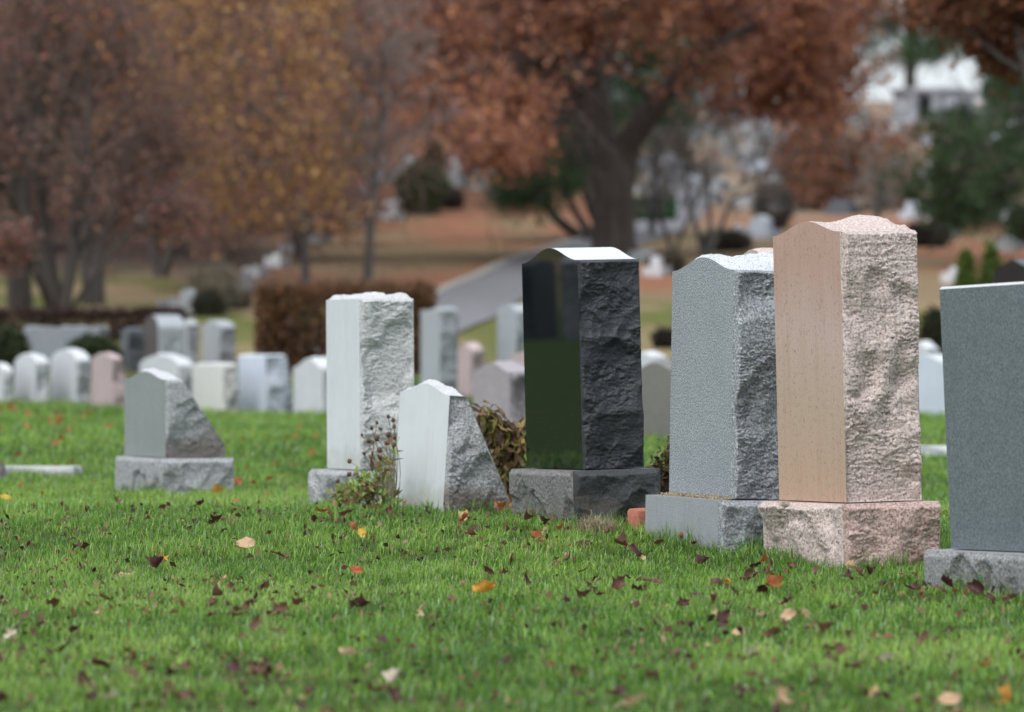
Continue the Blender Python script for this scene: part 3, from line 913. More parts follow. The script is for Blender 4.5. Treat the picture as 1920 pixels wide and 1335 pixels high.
def wilted(label, stems, d, cols, leafn, size, rx=0.04, spread=0.02, aspect=0.2, droop=(0, 0, -0.9), seed=3, name='wilted_plant', srad=0.004):
    r = np.random.default_rng(abs(int(seed)))
    bx = np.mean([s[0][0] for s in stems])
    base = np.array([X(bx, d), d, float(zt(X(bx, d), d))])
    t = thing(name, label, 'plant', base)
    P = []
    for s in stems:
        P.append(path([at(px, py, d + r.uniform(-rx, rx)) - base for px, py in s], 10))
    P = np.array(P)
    v, q = tubes(P, np.tile(np.linspace(srad, srad * 0.5, 10), (len(P), 1)), 5)
    link('stem', mesh_data('stem', v, [q], [simple('dry_stem_' + str(seed), (0.16, 0.09, 0.045), 0.3, 50, 0.9, 0)], shade=True), t)
    cen = P[:, 2:].reshape(-1, 3)
    v, q, c = leaf_cloud(cen, leafn, spread, size, aspect, cols, r, droop=droop, fold=0.35)
    link('foliage', mesh_data('foliage', v, [q], [LEAFM], col=c), t)
    return t


rr = np.random.default_rng(4)
stems = []
for k in range(26):
    tx = rr.uniform(892, 992)
    ty = np.interp(tx, [888, 898, 925, 950, 975, 995], [752, 748, 758, 790, 772, 820]) + rr.uniform(0, 26)
    bx = 950 + (tx - 950) * 0.45 + rr.uniform(-8, 8)
    stems.append([(bx, 945), ((bx + tx) / 2 + rr.uniform(-6, 6), (945 + ty) / 2 - 10), (tx - 3, ty), (tx + rr.uniform(-5, 9), ty + 16)])
wilted('wilted brown and olive leafy plant drooping between the slant marker and the black headstone', stems, 24.6,
       [(0.24, 0.20, 0.055), (0.20, 0.125, 0.06), (0.30, 0.25, 0.08), (0.15, 0.10, 0.05), (0.36, 0.24, 0.15), (0.18, 0.18, 0.045), (0.09, 0.06, 0.04)], 1500, 0.062, spread=0.016, aspect=0.26, seed=3)
stems = []
for k in range(20):
    tx = rr.uniform(1212, 1262); ty = rr.uniform(830, 900)
    stems.append([(1240 + (tx - 1240) * 0.5, 945), ((1240 + tx) / 2 + rr.uniform(-5, 5), (940 + ty) / 2), (tx, ty), (tx + rr.uniform(-6, 6), ty - 3)])
wilted('small dry shrub with dark red-brown leaves behind the right end of the black base', stems, 23.6,
       [(0.10, 0.045, 0.035), (0.15, 0.09, 0.06), (0.09, 0.12, 0.03), (0.07, 0.04, 0.03), (0.22, 0.16, 0.12)], 480, 0.03, spread=0.016, aspect=0.45, droop=(0, 0, 0.2), seed=6, name='dry_shrub', srad=0.003)


def build_straw():
    r = np.random.default_rng(9)
    g = ground(1118, 1004)
    n = 260
    P = np.stack([r.normal(0, 0.035, n), r.normal(0, 0.03, n), np.zeros(n)], 1)
    cols = np.array([(0.42, 0.34, 0.22), (0.50, 0.43, 0.30), (0.33, 0.24, 0.14)])[r.integers(0, 3, n)]
    v, fs, c = blade_mesh(P, r.uniform(0.05, 0.095, n), np.full(n, 0.0045), r.uniform(0.02, 0.06, n), r.uniform(0, 6.28, n), cols)
    o = link('straw_tuft', mesh_data('straw_tuft', v, fs, [GRASSM], col=c))
    o.location = [float(q) for q in g]
    tag(o, 'pale dry tuft of grass in front of the black base', 'grass tuft')
    # sand left on the blue-grey base
    t = blue
    n = 800
    v, q, c = leaf_cloud(np.array([[0, 0, 0.0]]), n, 0.0, 0.007, 0.9, [(0.50, 0.40, 0.26), (0.42, 0.33, 0.2), (0.58, 0.48, 0.34)], r)
    tab = [c_ for c_ in blue.children if c_.name.startswith('tablet')][0]
    bs = [c_ for c_ in blue.children if c_.name.startswith('base')][0]
    co = np.array([vv.co[:] for vv in tab.data.vertices]); W = co[:, 0].max() - co[:, 0].min(); Dt = co[:, 1].max() - co[:, 1].min()
    y0 = co[:, 1].min()
    x0 = r.uniform(-W * 0.45, W * 0.52, n); dep = np.abs(r.normal(0, 0.022, n))
    off = np.stack([x0, y0 - 0.003 - dep, tab.location[2] + 0.001 + 0.008 * np.exp(-dep / 0.02) * r.uniform(0, 1, n)], 1)
    v = v + np.repeat(off, 4, axis=0)
    o = link('sand', mesh_data('sand', v, [q], [LEAFM], col=c))
    o.matrix_world = blue.matrix_world.copy()
    tag(o, 'line of pale sand along the foot of the blue-grey tablet', 'sand', kind='stuff')


build_straw()

# ------------------------------------------------------------------ fallen leaves
def leaf_shape(seed, curl, lobes, aspect):
    r = np.random.default_rng(abs(int(seed)))
    nu, nv = 11, 7
    u, v = np.meshgrid(np.linspace(0, 1, nu), np.linspace(-1, 1, nv), indexing='ij')
    half = aspect * 0.5 * np.sin(np.pi * np.clip(u, 0, 1) ** 0.85) * (1 + lobes * np.sin(u * 6 * np.pi))
    x = u - 0.5; y = v * half
    z = curl * (1.6 * y * y + 0.55 * (u - 0.5) ** 2) + 0.2 * (vnoise(u * 3 + seed, v * 1.5 + 3, seed) - 0.5) + 0.12 * curl * u * v
    V = np.stack([x, y, z], -1).reshape(-1, 3)
    stem = np.array([(-0.5, -0.012, 0.0), (-0.5, 0.012, 0.0), (-0.74, 0.05, 0.06), (-0.74, 0.03, 0.06)])
    return np.vstack([V, stem]), [np.vstack([quads(nu, nv), np.array([[77, 78, 79, 80]])])]


def leaf_material(name, c1, c2):
    m, nt, b = new_mat(name)
    co = objco(nt)
    n = noise(nt, co, 4, 4, 0.6)
    c = ramp(nt, n, [(0.3, c1), (0.68, c2)])
    w = nt.nodes.new('ShaderNodeTexWave'); w.inputs['Scale'].default_value = 5; w.inputs['Distortion'].default_value = 1.5
    nt.links.new(co, w.inputs['Vector'])
    c = mixc(nt, mrange(nt, w.outputs['Fac'], 0.8, 1.0, 0, 0.35), c, tuple(v * 0.5 for v in c1))
    nt.links.new(c, b.inputs['Base Color']); b.inputs['Roughness'].default_value = 0.55
    out = nt.nodes['Material Output']
    t = nt.nodes.new('ShaderNodeBsdfTranslucent'); nt.links.new(c, t.inputs['Color'])
    mx = nt.nodes.new('ShaderNodeMixShader'); mx.inputs[0].default_value = 0.25
    nt.links.new(b.outputs[0], mx.inputs[1]); nt.links.new(t.outputs[0], mx.inputs[2]); nt.links.new(mx.outputs[0], out.inputs['Surface'])
    return m


LM = {'orange': leaf_material('orange_leaf', (0.55, 0.20, 0.03), (0.75, 0.42, 0.06)), 'red': leaf_material('red_leaf', (0.45, 0.06, 0.03), (0.65, 0.22, 0.10)),
      'peach': leaf_material('peach_leaf', (0.60, 0.36, 0.20), (0.72, 0.52, 0.36)), 'tan': leaf_material('tan_leaf', (0.48, 0.34, 0.16), (0.62, 0.48, 0.26)),
      'maroon': leaf_material('maroon_leaf', (0.045, 0.014, 0.014), (0.11, 0.035, 0.03)), 'brown': leaf_material('brown_leaf', (0.085, 0.04, 0.025), (0.20, 0.09, 0.05)),
      'rust': leaf_material('rust_leaf', (0.30, 0.085, 0.025), (0.48, 0.17, 0.05)), 'yellow': leaf_material('yellow_leaf', (0.60, 0.42, 0.04), (0.70, 0.52, 0.08)),
      'purple': leaf_material('purple_leaf', (0.10, 0.04, 0.06), (0.20, 0.09, 0.12)), 'pale': leaf_material('pale_leaf', (0.55, 0.45, 0.36), (0.68, 0.58, 0.48))}
SHAPES = {}
for cname, m in LM.items():
    SHAPES[cname] = []
    for k, (curl, lob, asp) in enumerate([(1.1, 0.08, 0.58), (2.0, 0.26, 0.66), (-1.5, 0.2, 0.55), (2.8, 0.12, 0.48)]):
        v, f = leaf_shape(10 + k, curl, lob, asp)
        SHAPES[cname].append(mesh_data('leaf_' + cname, v, f, [m], shade=True))


def fallen(px, py, wpx, cname, label, group=None, rng=RNG, shape=None, tilt=None, lift=None):
    lift = rng.uniform(0.03, 0.05) if lift is None else lift
    g = ground(px, py, lift)
    o = link('fallen_leaf', SHAPES[cname][rng.integers(0, 4) if shape is None else shape])
    s = wpx * g[1] / F
    o.scale = (s, s, s)
    tl = rng.normal(0, 0.45, 2) if tilt is None else tilt
    o.location = [float(v) for v in g]
    o.rotation_euler = (float(tl[0]), float(tl[1]) - 0.15, float(rng.uniform(0, 6.28)))
    return tag(o, label, 'leaf', group)


SOLO = [(908, 1105, 44, 'orange', 'bright orange-yellow leaf standing on the grass below the slant marker', 0, (0.7, 0.3)), (668, 1070, 26, 'red', 'red-orange leaf low on the lawn below the coneflower', 0, (0.8, 0.2)),
        (463, 1022, 40, 'peach', 'pale peach leaf lying in the grass below the left slant marker', 0, (0.6, 0.1)), (232, 1073, 56, 'tan', 'long straw-yellow curled leaf on the left lawn', 2, (0.2, 0.1)),
        (20, 1195, 34, 'pale', 'whitish curled leaf at the left edge of the lawn', 1, None), (183, 1155, 36, 'tan', 'ragged tan leaf in the lower left grass', 1, None), (652, 1225, 34, 'peach', 'peach oval leaf in the blurred grass below the red leaf', 0, (0.5, 0)),
        (740, 1270, 34, 'pale', 'pale folded leaf sticking up near the bottom, just right of a dark one', 3, (0.9, 0.5)), (710, 1297, 40, 'brown', 'brown and cream leaf touching the pale folded one near the bottom edge', 3, None), (205, 1308, 50, 'pale', 'blurred whitish leaf pair at the bottom left', 0, None),
        (1450, 1095, 48, 'rust', 'rust-red oval leaf in the grass below the pink base', 0, (0.55, 0)), (1368, 1088, 30, 'orange', 'small flame-orange leaf left of the rust oval one', 2, (0.9, 0.4)), (1480, 1155, 40, 'peach', 'peach leaf standing beside a tan one below the pink headstone', 0, (0.9, -0.3)),
        (1508, 1152, 32, 'tan', 'tan leaf right beside the standing peach one below the pink headstone', 0, (0.8, 0.4)), (1385, 1178, 46, 'tan', 'thin straw-coloured leaf lying flat below the standing peach one', 2, (0.1, 0)), (1465, 1320, 60, 'peach', 'large peach-orange leaf at the bottom edge, right of centre', 1, (0.4, 0)),
        (1190, 1318, 46, 'peach', 'blurred peach leaf at the bottom edge near the centre', 0, None), (1895, 1315, 58, 'orange', 'large blurred orange leaf in the bottom right corner', 1, (0.8, 0)), (1780, 1314, 46, 'peach', 'peach and orange leaf left of the orange corner leaf', 0, (0.6, 0)),
        (1637, 1303, 34, 'tan', 'tan curled leaf in the bottom right grass, third from the corner', 3, None), (1660, 1235, 30, 'pale', 'pinkish pale leaf standing upright in the lower right grass', 3, (1.1, 0)), (1850, 1250, 38, 'rust', 'orange-brown crumpled leaf above the bottom right corner', 1, None),
        (1005, 1007, 40, 'rust', 'orange-tan leaf in the grass below the black base', 0, (0.2, 0)), (870, 972, 34, 'tan', 'cream curled leaf just below the white slant marker', 3, (0.1, 0.2)), (668, 985, 30, 'rust', 'upright orange-brown leaf below the coneflower clump', 2, (1.2, 0.6)),
        (400, 920, 30, 'orange', 'bright orange leaf curled up against the left marker base', 3, (1.0, 0.5)), (445, 907, 20, 'red', 'dark red leaf right of the left marker base', 1, None), (10, 934, 22, 'yellow', 'yellow leaf in the grass at the left edge under the flat marker', 0, None),
        (680, 1003, 26, 'yellow', 'small yellow leaf below the upright orange-brown one', 1, None), (1060, 1125, 28, 'purple', 'dull purple leaf in the grass left of centre bottom, beside a maroon heap', 0, (0.7, 0)), (1410, 1225, 30, 'pale', 'cream leaf pair in the lower right grass', 3, None),
        (1274, 1003, 16, 'rust', 'small pinkish brown leaf leaning on the blue-grey base', 0, (1.2, 0)), (1220, 958, 1, None, '', 0, None), (305, 1048, 22, 'orange', 'tiny orange-yellow leaf right of the straw-yellow one', 1, None), (1835, 1106, 44, 'maroon', 'blackish maroon leaf against the base of the green-grey headstone', 3, (0.8, 0))]
for px, py, w, cn, lab, shp, tl in SOLO:
    if cn: fallen(px, py, w, cn, lab, shape=shp, tilt=tl)
# leaves blown against the stones
for k, (px, py) in enumerate([(985, 972), (1030, 978), (1062, 984), (1150, 998), (1235, 1016), (1290, 1024), (1440, 1050), (1480, 1060), (1530, 1072), (1600, 1082), (1680, 1076), (1750, 1066), (1770, 1104), (1860, 1120), (600, 962), (640, 966), (720, 962), (800, 964), (870, 966), (225, 940), (300, 946), (380, 944)]):
    cn = ('brown', 'maroon', 'rust', 'brown')[k % 4]
    fallen(px + RNG.uniform(-12, 12), py + RNG.uniform(-3, 5), RNG.uniform(18, 30), cn, ('dead brown leaf', 'dead maroon leaf', 'dead rust-coloured leaf', 'dead brown leaf')[k % 4] + ' caught in the longer grass at the foot of a headstone', ('brown', 'maroon', 'rust', 'brown')[k % 4] + ' leaves at the feet of the headstones')
# heap of rust leaves at the corner of the black base
for px, py, w in ((938, 946, 30), (950, 940, 34), (944, 953, 28), (958, 950, 24)):
    fallen(px, py, w, 'rust', 'rust leaf in the small heap at the left corner of the black base', 'rust leaves heaped at the black base')
r2 = np.random.default_rng(77)
GL = {'maroon': ('small crumpled dark maroon leaf scattered in the grass', 'dark maroon leaves scattered over the lawn'), 'brown': ('small curled brown leaf scattered in the grass', 'brown leaves scattered over the lawn'),
      'rust': ('small rust-orange leaf on the lawn far behind the slant marker', 'rust leaves on the far lawn'), 'tan': ('small buff leaf fragment scattered in the grass', 'buff leaf fragments on the lawn')}
placed = 0
while placed < 190:
    px = r2.uniform(-40, 1960); py = 955 + 380 * r2.uniform(0, 1) ** 0.85
    lim = np.interp(px, [0, 700, 1200, 1450, 1700, 1960], [940, 955, 985, 1040, 1075, 1130])
    if py < lim: continue
    dens = fbm(np.array(px / 260), np.array(py / 120), 91, 3)
    if r2.uniform() > 0.55 + 0.9 * dens: continue
    cn = ('maroon', 'maroon', 'maroon', 'brown', 'brown', 'tan')[r2.integers(0, 6)]
    fallen(px, py, r2.uniform(18, 40) if cn != 'tan' else r2.uniform(12, 24), cn, GL[cn][0], GL[cn][1], rng=r2, lift=r2.uniform(0.022, 0.045))
    if cn != 'tan' and r2.uniform() < 0.35:
        c2 = ('maroon', 'brown')[r2.integers(0, 2)]
        fallen(px + r2.uniform(-24, 24), py + r2.uniform(-6, 8), r2.uniform(14, 26), c2, GL[c2][0], GL[c2][1], rng=r2, lift=r2.uniform(0.022, 0.042)); placed += 1
    placed += 1
placed = 0
while placed < 44:
    px = r2.uniform(-30, 600); py = 752 + 185 * r2.uniform(0, 1) ** 1.3
    if 205 < px < 450 and 700 < py < 935: continue
    if py < np.interp(px, [0, 100, 300, 600], [752, 765, 785, 795]): continue
    fallen(px, py, r2.uniform(12, 20), 'rust', GL['rust'][0], GL['rust'][1], rng=r2, lift=0.04)
    placed += 1


def build_litter():
    r = np.random.default_rng(15)
    n = 6500
    y = r.uniform(12.5, 24, n); x = r.uniform(-1, 1, n) * (0.1 * y + 0.6)
    k = r.uniform(0, 1, n) < 0.45 + 0.8 * fbm(x * 1.3, y * 0.9, 91, 3)
    x, y = x[k], y[k]; n = len(x)
    c = np.stack([x, y, zt(x, y) + r.uniform(0.012, 0.042, n)], 1)
    v, q, cc = leaf_cloud(np.zeros((1, 3)), n, 0.0, 0.026, 0.6, [(0.08, 0.035, 0.028), (0.12, 0.055, 0.038), (0.18, 0.09, 0.055), (0.06, 0.032, 0.025), (0.36, 0.24, 0.14), (0.26, 0.12, 0.065)], r, fold=0.5)
    v = v + np.repeat(c, 4, axis=0)
    o = link('leaf_litter', mesh_data('leaf_litter', v, [q], [LEAFM], col=cc))
    tag(o, 'fine dark crumbs of dead leaf in the grass', 'leaf litter', kind='stuff')


build_litter()

# ------------------------------------------------------------------ trees
def norm(v):
    return v / (np.linalg.norm(v, axis=-1, keepdims=True) + 1e-9)


def sprout(P, R, per, ratio, ang, t0, npts, wander, trop, rng, rr=0.55, len_abs=None):
    """children of the polylines P (B,n,3): per each, returns (B*per, npts, 3), radii"""
    B, n, _ = P.shape
    t = rng.uniform(t0, 1, (B, per)) * (n - 1)
    t[:, 0] = n - 1 - 1e-3
    i = np.floor(t).astype(int); f = (t - i)[..., None]
    b = np.arange(B)[:, None]
    o = P[b, i] * (1 - f) + P[b, i + 1] * f
    T = norm(P[b, i + 1] - P[b, i])
    rad = (R[b, i] * (1 - f[..., 0]) + R[b, i + 1] * f[..., 0])
    plen = np.linalg.norm(np.diff(P, axis=1), axis=2).sum(1)[:, None]
    L = plen * ratio * rng.uniform(0.55, 1.25, (B, per)) * (1.15 - 0.5 * t / n)
    if len_abs: L = len_abs * rng.uniform(0.5, 1.3, (B, per))
    side = norm(np.cross(T, rng.normal(0, 1, T.shape)))
    a = np.radians(ang) * rng.uniform(0.6, 1.35, (B, per))[..., None]
    d = norm(T * np.cos(a) + side * np.sin(a)).reshape(-1, 3)
    o = o.reshape(-1, 3); L = L.reshape(-1, 1)
    out = [o]
    for k in range(npts - 1):
        d = norm(d + rng.normal(0, wander, d.shape) + np.array(trop))
        out.append(out[-1] + d * L / (npts - 1))
    Q = np.stack(out, 1)
    r0 = np.minimum(rad.reshape(-1, 1) * rr, L * 0.035)
    return Q, r0 * np.linspace(1, 0.35, npts)[None]


def wood(name, parts, mats, parent):
    """parts: list of (P, R, sides, slot)"""
    V = []; Fq = []; fm = []; n = 0
    for P, R, s, sl in parts:
        v, q = tubes(P, R, s)
        V.append(v); Fq.append(q + n); fm.append(np.full(len(q), sl)); n += len(v)
    return link(name, mesh_data(name, np.vstack(V), [np.vstack(Fq)], mats, np.concatenate(fm), shade=True), parent)


def crown(parent, clouds, name='crown'):
    V = []; Q = []; Cc = []; n = 0
    for v, q, c in clouds:
        V.append(v); Q.append(q + n); Cc.append(c); n += len(v)
    return link(name, mesh_data(name, np.vstack(V), [np.vstack(Q)], [LEAFM], col=np.vstack(Cc)), parent)


def limbs_px(lst, d, base, n=12):
    """list of ([(px, py, ddepth)], r0, r1) -> polylines relative to base"""
    P = []; R = []
    for pts, r0, r1 in lst:
        P.append(path([at(px, py, d + dd) - base for px, py, dd in pts], n)); R.append(np.linspace(r0, r1, n))
    return np.array(P), np.array(R)


RUST = [(0.40, 0.185, 0.125), (0.45, 0.21, 0.14), (0.34, 0.16, 0.115), (0.50, 0.26, 0.15), (0.26, 0.125, 0.10), (0.48, 0.22, 0.10)]
BROWNL = [(0.22, 0.11, 0.06), (0.28, 0.14, 0.07), (0.17, 0.085, 0.05), (0.33, 0.17, 0.08), (0.14, 0.075, 0.05)]
GOLD = [(0.56, 0.33, 0.12), (0.48, 0.27, 0.105), (0.62, 0.40, 0.16), (0.38, 0.21, 0.11), (0.50, 0.31, 0.10)]
MAUVE = [(0.26, 0.145, 0.125), (0.30, 0.17, 0.14), (0.20, 0.13, 0.115), (0.32, 0.18, 0.15), (0.36, 0.14, 0.125), (0.33, 0.19, 0.11)]
ORNG = [(0.40, 0.15, 0.035), (0.34, 0.12, 0.04), (0.30, 0.13, 0.05)]
PINE = [(0.042, 0.085, 0.032), (0.055, 0.11, 0.042), (0.03, 0.062, 0.028), (0.075, 0.13, 0.05)]
YEW = [(0.03, 0.07, 0.03), (0.022, 0.05, 0.025), (0.045, 0.10, 0.04)]


def oak_main():
    rng = np.random.default_rng(101)
    g = ground(1150, 478); d = g[1]
    t = thing('oak_tree', 'large old oak with a thick dark trunk and rust-brown leaves beside the road', 'tree', g)
    tr, trr = limbs_px([([(1152, 492, 0), (1150, 400, 0), (1146, 330, 0), (1138, 270, 0)], 0.42, 0.33)], d, g)
    trr[0] = np.interp(np.linspace(0, 1, 12), [0, 0.12, 0.5, 1], [0.52, 0.41, 0.37, 0.36])
    P, R = limbs_px([
        ([(1136, 290, 0), (1120, 200, 0.3), (1112, 100, 0.5), (1106, 0, 0.4), (1096, -150, 0), (1080, -320, -0.5)], 0.26, 0.08),
        ([(1150, 310, 0), (1195, 235, -0.3), (1255, 170, -0.5), (1300, 110, -0.6), (1345, 30, -0.8), (1400, -90, -1), (1460, -220, -1)], 0.24, 0.07),
        ([(1124, 240, 0), (1080, 170, -1), (1000, 105, -2), (900, 75, -3), (800, 70, -3.6), (690, 100, -4)], 0.15, 0.03),
        ([(1120, 205, 0), (1065, 150, -1.5), (985, 150, -3), (930, 200, -4), (900, 260, -4.4)], 0.12, 0.025),
        ([(1262, 165, -0.5), (1330, 120, -1), (1430, 100, -2), (1520, 120, -2.4)], 0.12, 0.03),
        ([(1112, 120, 0.5), (1020, 0, 0), (900, -90, -0.6), (760, -140, -1)], 0.14, 0.04),
        ([(1115, 150, 0.5), (1160, 60, 1.5), (1230, -20, 3), (1300, -100, 4.5)], 0.13, 0.04),
        ([(1118, 180, 0.3), (1060, 90, 2), (980, 30, 4), (880, 0, 5.5), (770, 20, 6.5)], 0.13, 0.03),
        ([(1300, 110, -0.6), (1380, 60, -2), (1480, 20, -3.5), (1580, 10, -4.5)], 0.11, 0.03),
        ([(1108, 60, 0.5), (1060, -80, -2), (1010, -220, -4), (960, -330, -5)], 0.12, 0.04),
        ([(1100, -60, 0.3), (1180, -180, -2), (1280, -300, -3.5), (1380, -380, -5)], 0.12, 0.04),
        ([(1122, 215, 0.2), (1070, 205, -2), (1030, 235, -4), (1000, 280, -5)], 0.08, 0.02),
        ([(1112, 120, 0.5), (1040, 110, -2.5), (930, 110, -5), (820, 150, -6.5), (770, 190, -7)], 0.10, 0.02),
        ([(1108, 60, 0.5), (1000, 30, -1), (860, 10, -1.5), (740, 30, -2), (650, 70, -2)], 0.10, 0.02),
        ([(1120, 205, 0), (1050, 180, -2.5), (960, 240, -4.5), (940, 290, -5)], 0.07, 0.02),
    ], d, g)
    P2, R2 = sprout(P, R, 11, 0.42, 45, 0.2, 7, 0.18, (0, 0, 0.02), rng)
    P3, R3 = sprout(P2, R2, 6, 0.5, 45, 0.15, 5, 0.22, (0, 0, -0.07), rng)
    P4, R4 = sprout(P3, R3, 4, 0.6, 45, 0.1, 4, 0.25, (0, 0, -0.12), rng)
    wood('trunk', [(tr, trr, 14, 0), (P, R, 10, 0), (P2, R2, 6, 0), (P3, R3, 4, 0), (P4, np.maximum(R4, 0.004), 3, 0)], [BARK_OAK], t)
    cen = np.concatenate([P4[:, 1:].reshape(-1, 3), P3[:, 2:].reshape(-1, 3)])
    # keep the lower right side open (the hillside shows through there)
    u = CX + F * (cen[:, 0] + g[0]) / (cen[:, 1] + g[1]); v = CY - F * (cen[:, 2] + g[2]) / (cen[:, 1] + g[1])
    keep = ~((u > 1180) & (v > 215)) & ~((v > 330)) & ~((u > 1010) & (u < 1190) & (v > 215)) & ~((u < 870) & (v > 235)) & ~((u < 1010) & (v > 300))
    cen = cen[keep]
    u = CX + F * (cen[:, 0] + g[0]) / (cen[:, 1] + g[1]); v = CY - F * (cen[:, 2] + g[2]) / (cen[:, 1] + g[1])
    cen = cen[~((u > 1020) & (u < 1340) & (v > 60)) | (rng.uniform(0, 1, len(cen)) < 0.16)]
    dens = fbm(cen[:, 0] * 0.9, cen[:, 2] * 0.9 + cen[:, 1] * 0.5, 55, 2)
    cen = cen[dens > -0.22]
    crown(t, [leaf_cloud(cen, 62000, 0.17, 0.14, 0.65, RUST, rng)])


def generic_tree(name, label, px, d, height, r0, stems=1, first=0.3, per=(9, 7, 5, 4), ratio=(0.5, 0.5, 0.55), ang=(48, 45, 40), trop=(0, 0, 0.05), twig=TWIG, barkm=BARK_DARK,
                 leaves=0, cols=None, size=0.12, spread=0.16, seed=1, lean=(0, 0), group=None, loc=None, keep=None, aspect=0.6, cat='tree', trop2=(0, 0, 0.0), wander=0.1, base_py=None):
    rng = np.random.default_rng(seed)
    if loc is None:
        x = X(px, d); loc = np.array([x, d, float(zt(x, d)) - 0.03])
    t = thing(name, label, cat, loc, group)
    P = []; R = []
    for k in range(stems):
        a = rng.uniform(0, 6.28); s = 0.0 if stems == 1 else rng.uniform(0.25, 0.6)
        pts = [np.zeros(3)]; dd = norm(np.array([math.cos(a) * s + lean[0], math.sin(a) * s + lean[1], 1.0]))
        n = 10
        for i in range(n - 1):
            dd = norm(dd + rng.normal(0, wander, 3) * np.array([1, 1, 0.3]) + np.array([0, 0, 0.10 if stems > 1 else 0.04]))
            pts.append(pts[-1] + dd * height * (1 if stems == 1 else rng.uniform(0.8, 1.05)) / (n - 1))
        P.append(np.array(pts)); R.append(r0 * (1 if stems == 1 else rng.uniform(0.6, 1)) * np.linspace(1, 0.18, n) ** 1.0)
    P = np.array(P); R = np.array(R)
    P[:, 0, 2] -= 0.12
    parts = [(P, R, 9, 0)]
    A, B = P, R
    for lv in range(len(per)):
        rt = ratio[min(lv, len(ratio) - 1)]; an = ang[min(lv, len(ang) - 1)]
        A, B = sprout(A, B, per[lv], rt, an, first if lv == 0 else 0.12, 6 if lv < 2 else 4, 0.15 if lv < 2 else 0.22, trop if lv < 2 else trop2, rng)
        B = np.maximum(B, 0.004)
        parts.append((A, B, 5 if lv == 0 else 3, 0 if lv == 0 else 1))
    wood('trunk', parts, [barkm, twig], t)
    if leaves:
        cen = A[:, 1:].reshape(-1, 3)
        if keep is not None:
            u = CX + F * (cen[:, 0] + loc[0]) / (cen[:, 1] + loc[1]); v = CY - F * (cen[:, 2] + loc[2]) / (cen[:, 1] + loc[1])
            cen = cen[keep(u, v)]
        crown(t, [leaf_cloud(cen, leaves, spread, size, aspect, cols, rng)])
    return t


def bough_tree(name, label, px0, py0, trunk_pts, limbs, cols, n, seed, per=(8, 6), ratio=(0.35, 0.5), size=0.2, aspect=0.14, spread=0.10, barkm=BARK_DARK, keep=None, trop=(0, 0, 0.02), extra_d=None, d=None, up=0.25, twig=None):
    rng = np.random.default_rng(seed)
    if d is None:
        g = ground(px0, py0); d = g[1]
    else:
        g = np.array([X(px0, d), d, float(zt(X(px0, d), d))])
    t = thing(name, label, 'tree', g)
    parts = []
    T, TR = limbs_px(trunk_pts, d, g)
    parts.append((T, TR, 9, 0))
    P, R = limbs_px(limbs, d, g)
    parts.append((P, R, 6, 0))
    A, B = P, R
    for i in range(len(per)):
        A, B = sprout(A, B, per[i], ratio[i], 50, 0.15, 5, 0.2, trop, rng); B = np.maximum(B, 0.004)
        parts.append((A, B, 3, 0 if twig is None else 1))
    wood('trunk', parts, [barkm] if twig is None else [barkm, twig], t)
    cen = A[:, 1:].reshape(-1, 3)
    if keep is not None:
        u = CX + F * (cen[:, 0] + g[0]) / (cen[:, 1] + g[1]); v = CY - F * (cen[:, 2] + g[2]) / (cen[:, 1] + g[1])
        cen = cen[keep(u, v)]
    crown(t, [leaf_cloud(cen, n, spread, size, aspect, cols, rng, up=up)])
    return t


oak_main()

# left side, by the dark hedge
generic_tree('oak_tree', 'thick dark trunk at the far left carrying orange-brown oak leaves high up', 40, 79, 9, 0.19, first=0.16, per=(18, 8, 6, 4), leaves=7000, cols=ORNG + BROWNL, size=0.11, seed=201,
             keep=lambda u, v: (v < 165), spread=0.2)
bough_tree('bare_tree', 'dark many-stemmed bare tree with curving forked trunks on the left', 112, 594,
           [([(112, 604, 0), (110, 575, 0), (92, 520, 0), (64, 455, -0.2), (42, 380, -0.3), (34, 240, -0.3), (20, 60, 0)], 0.11, 0.03), ([(114, 604, 0), (119, 550, 0), (141, 485, 0.1), (138, 405, 0.2), (150, 335, 0.2), (185, 272, 0.2), (250, 190, 0)], 0.105, 0.03),
            ([(110, 604, 0), (102, 545, 0), (96, 470, 0.5), (72, 360, 0.6), (76, 230, 0.7), (100, 40, 0.7)], 0.09, 0.03), ([(104, 604, 0), (84, 540, -0.4), (50, 480, -0.7), (10, 420, -0.9), (-40, 340, -1)], 0.08, 0.025),
            ([(120, 604, 0), (165, 530, -0.4), (245, 430, -0.6), (320, 350, -0.8), (380, 310, -0.8)], 0.045, 0.015)],
           [([(138, 440, 0.1), (160, 330, -0.3), (170, 200, -0.4), (165, 40, -0.4)], 0.05, 0.015), ([(60, 445, -0.2), (20, 330, 0.3), (0, 200, 0.4), (-10, 60, 0.4)], 0.05, 0.015), ([(150, 335, 0.2), (200, 300, 0.5), (260, 290, 0.6), (320, 260, 0.6)], 0.04, 0.012),
            ([(85, 330, 0.6), (110, 240, 0.4), (140, 140, 0.3), (200, 40, 0.2)], 0.045, 0.012), ([(165, 530, -0.4), (200, 430, -0.2), (230, 330, 0), (270, 230, 0)], 0.045, 0.012), ([(245, 430, -0.6), (300, 420, -0.4), (350, 400, -0.3)], 0.03, 0.01),
            ([(50, 480, -0.7), (30, 460, -1), (-10, 470, -1.2)], 0.03, 0.01), ([(141, 485, 0.1), (180, 420, 0.4), (240, 350, 0.6), (290, 330, 0.6)], 0.04, 0.012), ([(36, 260, -0.3), (60, 160, -0.4), (70, 40, -0.4)], 0.04, 0.012), ([(40, 360, -0.3), (-10, 300, -0.4), (-40, 220, -0.4)], 0.035, 0.012)],
           MAUVE, 9000, 208, per=(16, 9, 6), ratio=(0.5, 0.5, 0.55), size=0.08, aspect=0.6, spread=0.12, barkm=BARK_DARK, twig=TWIG, trop=(0, 0, 0.03))
